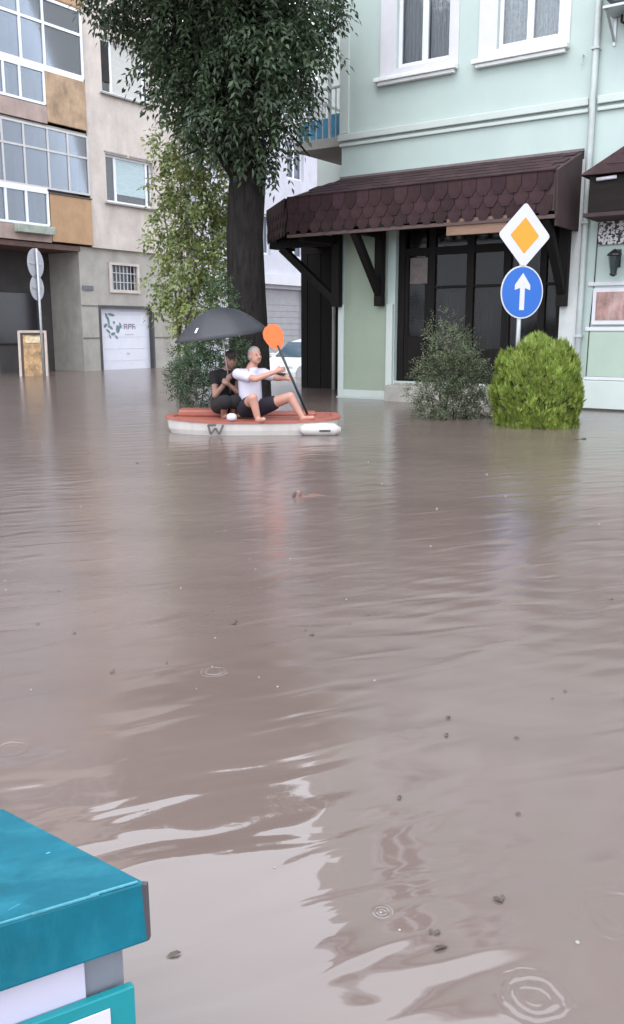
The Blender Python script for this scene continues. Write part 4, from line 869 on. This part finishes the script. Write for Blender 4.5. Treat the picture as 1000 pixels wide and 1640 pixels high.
# ------------------------------------------------------------------ boat, two people, umbrella, paddle
BC = np.array([-.78, 11.55, 0.]); BR = empty('paddle_boat', (BC[0], BC[1], 0), math.radians(3)); tag(BR, 'small flat white boat with red deck carrying two people', 'boat')
m_hull = mat('dull_white_hull', (.46, .43, .41), .5, .08, 5, dirt=.5, dirtcol=(.3, .26, .22), dscale=3); m_red = mat('red_deck_paint', (.29, .085, .06), .5, .15, 6, dirt=.3, dirtcol=(.2, .08, .06), dscale=4)
def outline(k=1., n=40):
    pts = []
    for j in range(n):
        t = 2 * math.pi * j / n; c, s = math.cos(t), math.sin(t); e = .45 if c > 0 else .75
        pts.append((1.13 * k * math.copysign(abs(c) ** e, c), .56 * k * math.copysign(abs(s) ** .55, s) * (1 if c > 0 else (1 - .35 * abs(c) ** 2))))
    return pts
def loft(rings):
    mb = MB(); n = len(rings[0]); i = 0
    for r in rings: mb.v += [tuple(p) for p in r]
    for k in range(len(rings) - 1):
        for j in range(n): mb.f.append((k * n + j, k * n + (j + 1) % n, (k + 1) * n + (j + 1) % n, (k + 1) * n + j))
    mb.f.append(tuple(reversed(range(n)))); mb.f.append(tuple(range((len(rings) - 1) * n, len(rings) * n))); return mb
sheer = lambda x: .145 + .035 * (x / 1.13) ** 2
loft([[(x, y, -.16) for x, y in outline(.75)], [(x, y, -.06) for x, y in outline(.93)], [(x, y, .06) for x, y in outline(.985)], [(x, y, sheer(x)) for x, y in outline(1.0)]]).build('hull', m_hull, BR, smooth=False)
loft([[(x, y, sheer(x) + .001) for x, y in outline(1.02)], [(x, y, sheer(x) + .028) for x, y in outline(1.02)], [(x, y, sheer(x) + .03) for x, y in outline(.93)], [(x, y, sheer(x) + .012) for x, y in outline(.92)]]).build('deck', m_red, BR)
MB().box((-1.0, .12, .17), (-.2, .48, .27)).build('rear_seat', m_red, BR, bevel=.03)
MB().box((.1, .2, .16), (.85, .46, .225)).build('front_seat', m_red, BR, bevel=.03)
fl = MB(); fl.lathe([(.03, -.28), (.075, -.22), (.085, 0), (.08, .15), (.03, .24)], (.88, -.56, .07), 14, 'x').build('float', m_hull, BR, smooth=True)
MB().box((.84, -.655, .055), (.98, -.648, .075)).build('float_mark', m_black, BR)
em = MB()                                              # dark W-like emblem on the near side
for (x0, z0), (x1, z1) in (((-.56, .14), (-.53, .02)), ((-.53, .02), (-.47, .10)), ((-.47, .10), (-.42, .02)), ((-.42, .02), (-.37, .14)), ((-.56, .135), (-.46, .135))):
    em.bar((x0, -.578, z0), (x1, -.578, z1), .028, .01, (0, 1, 0))
em.build('emblem', mat('faded_dark_print', (.10, .08, .08), .6, .3), BR)

def capsules(mb, segs, n=12):
    for p0, r0, p1, r1 in segs:
        p0, p1 = Vector(p0), Vector(p1); d = p1 - p0; L_ = max(d.length, 1e-4); d = d / L_
        pts, rad = [], []
        for t in np.linspace(-math.pi / 2 + .15, 0, 5): pts.append(p0 + d * r0 * math.sin(t)); rad.append(r0 * math.cos(t))
        for t in (.25, .5, .75): pts.append(p0 + d * L_ * t); rad.append(r0 + (r1 - r0) * t)
        for t in np.linspace(0, math.pi / 2 - .15, 5): pts.append(p1 + d * r1 * math.sin(t)); rad.append(r1 * math.cos(t))
        mb.tube(pts, rad, n)
def organic(name, segs, voxel, m, parent, off, smooth_it=4, ell=()):
    mb = MB(); capsules(mb, segs)
    for c, r in ell:
        prof = []
        i0 = len(mb.v); mb.lathe([(math.cos(t) , math.sin(t)) for t in np.linspace(-1.5, 1.5, 11)], (0, 0, 0), 16)
        for i in range(i0, len(mb.v)):
            x, y, z = mb.v[i]; mb.v[i] = (c[0] + x * r[0], c[1] + y * r[1], c[2] + z * r[2])
    o = mb.build(name, m, None, off)
    rm_ = o.modifiers.new('r', 'REMESH'); rm_.mode = 'VOXEL'; rm_.voxel_size = voxel; rm_.use_smooth_shade = True
    s_ = o.modifiers.new('s', 'SMOOTH'); s_.iterations = smooth_it; s_.factor = .5
    dg = bpy.context.evaluated_depsgraph_get(); me = bpy.data.meshes.new_from_object(o.evaluated_get(dg)); old = o.data
    o.modifiers.clear(); o.data = me; bpy.data.meshes.remove(old); me.name = name
    if parent: o.parent = parent
    return o
m_skin = mat('skin', (.40, .20, .15), .5, .08, 8); m_skin2 = mat('tanned_skin', (.22, .115, .085), .5, .08, 8)
m_tee = mat('white_tshirt', (.50, .47, .55), .9, .06, 9, .004, 20); m_short = mat('dark_navy_shorts', (.008, .006, .014), .9, .2, 8, .004, 20); m_blk = mat('black_clothing', (.006, .005, .007), .9, .3, 6, .006, 16)
def fingers(segs, wrist, tip_dir, across, curl, s=1.):
    w_, t_, a_, c_ = (Vector(x) for x in (wrist, tip_dir, across, curl)); t_.normalize(); a_.normalize(); c_.normalize()
    palm = w_ + t_ * .06 * s; segs.append((w_, .026 * s, palm, .033 * s)); segs.append((palm - a_ * .022 * s, .016 * s, palm + a_ * .022 * s, .016 * s))
    for k, l in enumerate((.068, .078, .072, .056)):
        b0 = palm + a_ * (.030 - .020 * k) * s + t_ * .022 * s; b1 = b0 + (t_ * .55 + c_ * .6) * l * .6 * s; b2 = b1 + (c_ * .9 - t_ * .35) * l * .5 * s
        segs.append((b0, .0095 * s, b1, .009 * s)); segs.append((b1, .009 * s, b2, .0075 * s))
    th0 = w_ + a_ * .028 * s + t_ * .02 * s; th1 = th0 + (a_ * .6 + t_ * .4 + c_ * .4) * .045 * s; segs.append((th0, .013 * s, th1, .010 * s)); segs.append((th1, .010 * s, th1 + (c_ * .7 + t_ * .4) * .03 * s, .008 * s))
def person(name, label, sk, J, face, tee, shorts, hair_c, shirt_m, short_m, hold, bald=False):
    R = empty(name, (J['pelvis'][0], J['pelvis'][1], J['pelvis'][2] - .1)); tag(R, label, 'person'); off = tuple(R.location)
    v = {k: Vector(p) for k, p in J.items()}; f = Vector(face).normalized(); rt = f.cross(Vector((0, 0, 1))).normalized(); up = rt.cross(f).normalized()
    S = []
    S += [(v['pelvis'], .13, v['chest'], .135), (v['chest'], .13, v['neck'], .07), (v['neck'], .055, v['head'] - up * .05, .052)]
    for s in ('l', 'r'):
        S += [(v['sh_' + s], .055, v['el_' + s], .042), (v['el_' + s], .042, v['ha_' + s], .029), (v['chest'] + Vector((0, 0, .06)), .08, v['sh_' + s], .06),
              (v['hip_' + s], .092, v['kn_' + s], .064), (v['kn_' + s], .062, v['an_' + s], .040), (v['pelvis'], .11, v['hip_' + s], .09)]
        foot = v['an_' + s] + Vector(hold['foot_' + s]) * .17; S += [(v['an_' + s] + Vector((0, 0, -.03)), .036, foot, .03)]
        hd = (v['ha_' + s] - v['el_' + s]).normalized(); fingers(S, v['ha_' + s], hd, hold.get('ac_' + s, (0, 0, 1)), hold.get('cu_' + s, f), 1.)
    h = v['head']
    S += [(h + up * .02 - f * .012, .083, h - up * .045 + f * .018, .066), (h - up * .065 + f * .04, .04, h - up * .08 + f * .055, .026),
          (h + up * .005 + f * .085, .014, h - up * .028 + f * .105, .017), (h + rt * .083 - up * .005, .012, h + rt * .086 - up * .035, .010), (h - rt * .083 - up * .005, .012, h - rt * .086 - up * .035, .010)]
    bd = organic('body', S, .0095, sk, R, off, 3)
    ey = MB()
    for s in (-1, 1): ey.lathe([(.002, -.010), (.010, 0), (.002, .010)], tuple(h + rt * .032 * s + f * .083 + up * .012), 10)
    ey.build('eyes', m_black, R, off)
    MB().bar(tuple(h - up * .052 + f * .087 - rt * .024), tuple(h - up * .052 + f * .087 + rt * .024), .012, .010).build('mouth', mat('lip', (.35, .12, .10), .5), R, off)
    hs = [(h + up * .045 - f * .025, .083, h + up * .0 - f * .045, .078)]
    if not bald: hs += [(h + up * .06 + f * .03, .062, h + up * .05 - f * .03, .075), (h - f * .06, .06, h - up * .10 - f * .055, .05)]
    organic('hair', hs, .011, hair_c, R, off, 2)
    ts = [(v['pelvis'] + Vector((0, 0, .02)), .150, v['chest'], .155), (v['chest'], .148, v['neck'] - Vector((0, 0, .055)), .085)]
    for s in ('l', 'r'):
        m_ = v['sh_' + s].lerp(v['el_' + s], tee); ts += [(v['chest'] + Vector((0, 0, .06)), .10, v['sh_' + s], .075), (v['sh_' + s], .075, m_, .062)]
    organic('shirt', ts, .012, shirt_m, R, off, 3)
    ss = []
    for s in ('l', 'r'): m_ = v['hip_' + s].lerp(v['kn_' + s], shorts); ss += [(v['pelvis'] - Vector((0, 0, .01)), .142, v['hip_' + s], .118), (v['hip_' + s], .116, m_, .098)]
    organic('trousers', ss, .012, short_m, R, off, 3)
    return R
# front paddler, knees towards the camera and the right, both hands on the shaft
J = dict(pelvis=(-.80, 11.46, .33), chest=(-.815, 11.46, .66), neck=(-.775, 11.44, .845), head=(-.735, 11.42, .985), sh_l=(-.96, 11.38, .755), sh_r=(-.64, 11.50, .755),
         el_l=(-.72, 11.17, .70), ha_l=(-.46, 11.27, .79), el_r=(-.45, 11.42, .70), ha_r=(-.36, 11.36, .70), hip_l=(-.87, 11.36, .31), hip_r=(-.69, 11.44, .31), kn_l=(-.75, 11.06, .47), kn_r=(-.28, 11.24, .47), an_l=(-.69, 11.06, .215), an_r=(-.13, 11.20, .22))
person('person', 'paddler in white T-shirt and dark shorts sitting on the red deck, knees raised', m_skin, J, (.55, -.8, .08), .62, .45, mat('grey_short_hair', (.30, .26, .25), .9, .2), m_tee, m_short,
       dict(foot_l=(.5, -.85, -.02), foot_r=(.8, -.6, -.02), ac_l=(-.3, .2, .9), cu_l=(.5, .8, 0), ac_r=(-.3, .2, .9), cu_r=(.6, .8, 0)), bald=True)
J2 = dict(pelvis=(-1.16, 11.72, .35), chest=(-1.14, 11.70, .66), neck=(-1.11, 11.68, .80), head=(-1.075, 11.65, .925), sh_l=(-1.29, 11.62, .72), sh_r=(-.98, 11.74, .72), el_l=(-1.27, 11.50, .47), ha_l=(-1.11, 11.47, .66), el_r=(-.98, 11.5, .52), ha_r=(-1.07, 11.45, .60),
          hip_l=(-1.24, 11.64, .33), hip_r=(-1.06, 11.70, .33), kn_l=(-1.12, 11.30, .40), kn_r=(-1.0, 11.36, .40), an_l=(-1.16, 11.44, .22), an_r=(-1.05, 11.50, .22))
person('person', 'second boater in black clothes holding the umbrella behind the paddler', m_skin2, J2, (.35, -.9, -.1), .35, .95, mat('dark_brown_hair', (.03, .022, .018), .8, .3), m_blk, m_blk,
       dict(foot_l=(.6, -.7, -.02), foot_r=(.6, -.7, -.02), ac_l=(-.6, -.5, .5), cu_l=(.5, .5, .3), ac_r=(.2, .3, .8), cu_r=(-.5, .6, 0)))
MB().lathe([(.04, .0), (.065, .02), (.06, .07), (.03, .09)], (-1.02, 11.05, .185), 14).build('white_bundle', m_tee, None, smooth=True)
tag(bpy.data.objects['white_bundle'], 'small crumpled white bundle on the near edge of the boat deck', 'bundle')
# paddle
PD = empty('paddle', (-.10, 11.30, .30)); po_ = tuple(PD.location); tag(PD, 'paddle with orange blade held upright in front of the paddler', 'paddle')
a_, b_ = Vector((-.06, 11.30, .24)), Vector((-.44, 11.32, 1.12)); dr = (b_ - a_).normalized()
MB().tube([a_, b_], .016, 10).build('shaft', m_black, PD, po_, smooth=True)
sd_ = dr.cross(Vector((0, 1, 0))).normalized(); bl_ = MB(); n = 14; rg = []
for yy in (-.008, .008):
    rg.append([tuple(b_ - dr * .06 + dr * (.17 - .17 * math.cos(t)) * 1.0 + sd_ * .125 * math.sin(t) * (1.0 + .25 * math.cos(t + math.pi)) + Vector((0, yy, 0))) for t in np.linspace(0, 2 * math.pi, n, endpoint=False)])
loft(rg).build('blade', mat('orange_plastic', (.80, .13, .025), .4, .06), PD, po_)
# umbrella
ap = Vector((-1.235, 11.72, 1.60)); hd = Vector((-1.085, 11.50, .62)); ax = Vector((-.13, -.06, 1)).normalized()
UM = empty('umbrella', tuple(hd)); uo = tuple(hd); tag(UM, 'open black umbrella tilted over the two people in the boat', 'umbrella')
q = ax.to_track_quat('Z', 'Y'); m_umb = mat('black_umbrella_cloth', (.018, .018, .024), .5, .15, 5, .002, 30)
cn = MB(); NR, NS = 9, 48
def upt(s, t):
    r = .66 * s; z = -.36 * (1 - math.cos(s * 1.25)) / (1 - math.cos(1.25)); sc_a = abs(((t / (2 * math.pi) * 8) % 1) - .5) * 2     # 1 at ribs, 0 between
    r *= 1 - .07 * s * s * (1 - sc_a ** 2); z += .03 * s * s * (1 - sc_a ** 2) * -.3
    return ap + q @ Vector((r * math.cos(t), r * math.sin(t), z))
idx = {}
for i in range(1, NR + 1):
    for j in range(NS): idx[i, j] = len(cn.v); cn.v.append(tuple(upt(i / NR, 2 * math.pi * j / NS)))
top = len(cn.v); cn.v.append(tuple(ap))
for j in range(NS):
    cn.f.append((top, idx[1, j], idx[1, (j + 1) % NS]))
    for i in range(1, NR): cn.f.append((idx[i, j], idx[i + 1, j], idx[i + 1, (j + 1) % NS], idx[i, (j + 1) % NS]))
co = cn.build('canopy', m_umb, UM, uo, smooth=True); so2 = co.modifiers.new('s', 'SOLIDIFY'); so2.thickness = .004
for k in range(8):
    t = 2 * math.pi * k / 8; MB().tube([upt(s, t) - ax * .012 for s in (.02, .25, .5, .75, 1.0)], .004, 5).build('rib', m_metal, UM, uo)
    MB().tube([upt(.5, t) - ax * .012, ap - ax * .34], .003, 5).build('strut', m_metal, UM, uo)
MB().tube([hd, ap - ax * .3, ap], .008, 8).build('shaft', m_metal, UM, uo, smooth=True); MB().tube([ap, ap + ax * .06], .007, 8).build('tip', m_black, UM, uo)
MB().tube([hd - Vector((-.02, .02, .12)), hd], .016, 8).build('handle', m_black, UM, uo, smooth=True)
for s, t, w_ in ((.80, math.radians(228), .05), (.80, math.radians(303), .035)):
    pk = [upt(s + a * .05, t + b * w_) + ax * .008 for a, b in ((-1, -1), (-1, 1.2), (1, .8), (.8, -1))]
    MB().poly([tuple(x) for x in pk]).build('white_mark', mat('pale_mark', (.75, .74, .8), .5), UM, uo)  # small pale marks near the canopy rim

# ------------------------------------------------------------------ floating bits
dp = onz(502, 795); DB = empty('paddle_reflection_debris', (dp[0], dp[1], 0), .15); tag(DB, 'half sunken reddish brown lump standing in for the paddle reflection, partly debris', 'debris')
organic('lump', [((-.14, 0, -.01), .035, (-.12, .0, .03), .028), ((-.11, .01, -.035), .042, (.10, .03, -.04), .044)], .008, mat('reddish_reflection', (.17, .085, .07), .35, .25, 9), DB, (0, 0, 0), 3, [((.02, .07, -.028), (.10, .08, .034))])  # reddish lump stands in for the orange paddle's reflection, partly real debris
organic('knob', [((-.155, -.01, 0), .022, (-.145, -.01, .03), .018)], .007, mat('dark_wet_brown', (.05, .025, .02), .4), DB, (0, 0, 0), 2)
rl = random.Random(11); sc_mb = MB()
spots = [(220, 742), (180, 1078), (410, 912), (268, 1062), (828, 1183), (715, 1178), (718, 1150), (905, 1108), (700, 1495), (705, 1520), (280, 1530), (830, 1305), (640, 1278), (560, 1000), (95, 948), (120, 1015), (885, 1120), (375, 1000), (265, 950), (805, 1440), (60, 1000), (590, 985), (980, 960), (330, 985), (490, 1010)]
def scrap(mb, x, y, s, lx=0., ly=0.):
    p = onz(x, y); a = rl.uniform(0, 6.28); q = [((-.03, 0, .003), (-.012, .012, .006), (.015, .010, .004), (.032, 0, .002), (.014, -.011, .006), (-.012, -.010, .007))][0]
    mb.poly([(p[0] - lx + s * rl.uniform(.75, 1.2) * (u * math.cos(a) - v * math.sin(a)), p[1] - ly + s * rl.uniform(.75, 1.2) * (u * math.sin(a) + v * math.cos(a)), z) for u, v, z in q])
for x, y in spots:
    for k in range(rl.choice((1, 1, 2))): scrap(sc_mb, x + (rl.uniform(-14, 14) if k else 0), y + (rl.uniform(-8, 8) if k else 0), rl.uniform(.2, .55) if y > 900 else 1.1)
m_scrap = mat('wet_brown_leaf', (.06, .042, .032), .5, .3, 20)
tag(sc_mb.build('leaf_scraps', m_scrap), 'scattered dark leaf scraps drifting on the brown water', 'debris', kind='stuff')
tw = onz(935, 703); tm = MB(); scrap(tm, 935, 703, 2.6, tw[0], tw[1]); scrap(tm, 925, 704, 1.6, tw[0], tw[1])
tag(tm.build('floating_leaf', mat('wet_dark_leaf', (.03, .035, .02), .5), loc=(tw[0], tw[1], 0)), 'dark leaf floating on the water just right of the thuja bush', 'leaf')
bb = MB()
for x, y in [(345, 1022), (410, 912), (445, 1100), (415, 1085), (290, 942), (360, 850), (610, 1462), (640, 1490), (400, 895), (8, 930), (10, 945), (130, 812), (300, 730), (780, 760), (810, 795), (555, 960), (690, 875), (270, 745), (465, 895), (340, 1068), (925, 1510), (590, 740), (612, 775), (960, 840), (700, 815), (315, 1103), (50, 1105), (600, 1090), (440, 1390)]:
    p = onz(x, y); r = rl.uniform(.0025, .0055) * (1 + max(0, (1000 - y) / 300)); bb.lathe([(r, 0), (r * .85, r * .45), (r * .4, r * .8), (.0005, r * .85)], (p[0], p[1], 0), 8)
tag(bb.build('rain_bubbles', mat('foam_bubble', (.26, .24, .23), .7, .05), smooth=True), 'tiny pale rain bubbles and foam specks on the water', 'bubbles', kind='stuff')
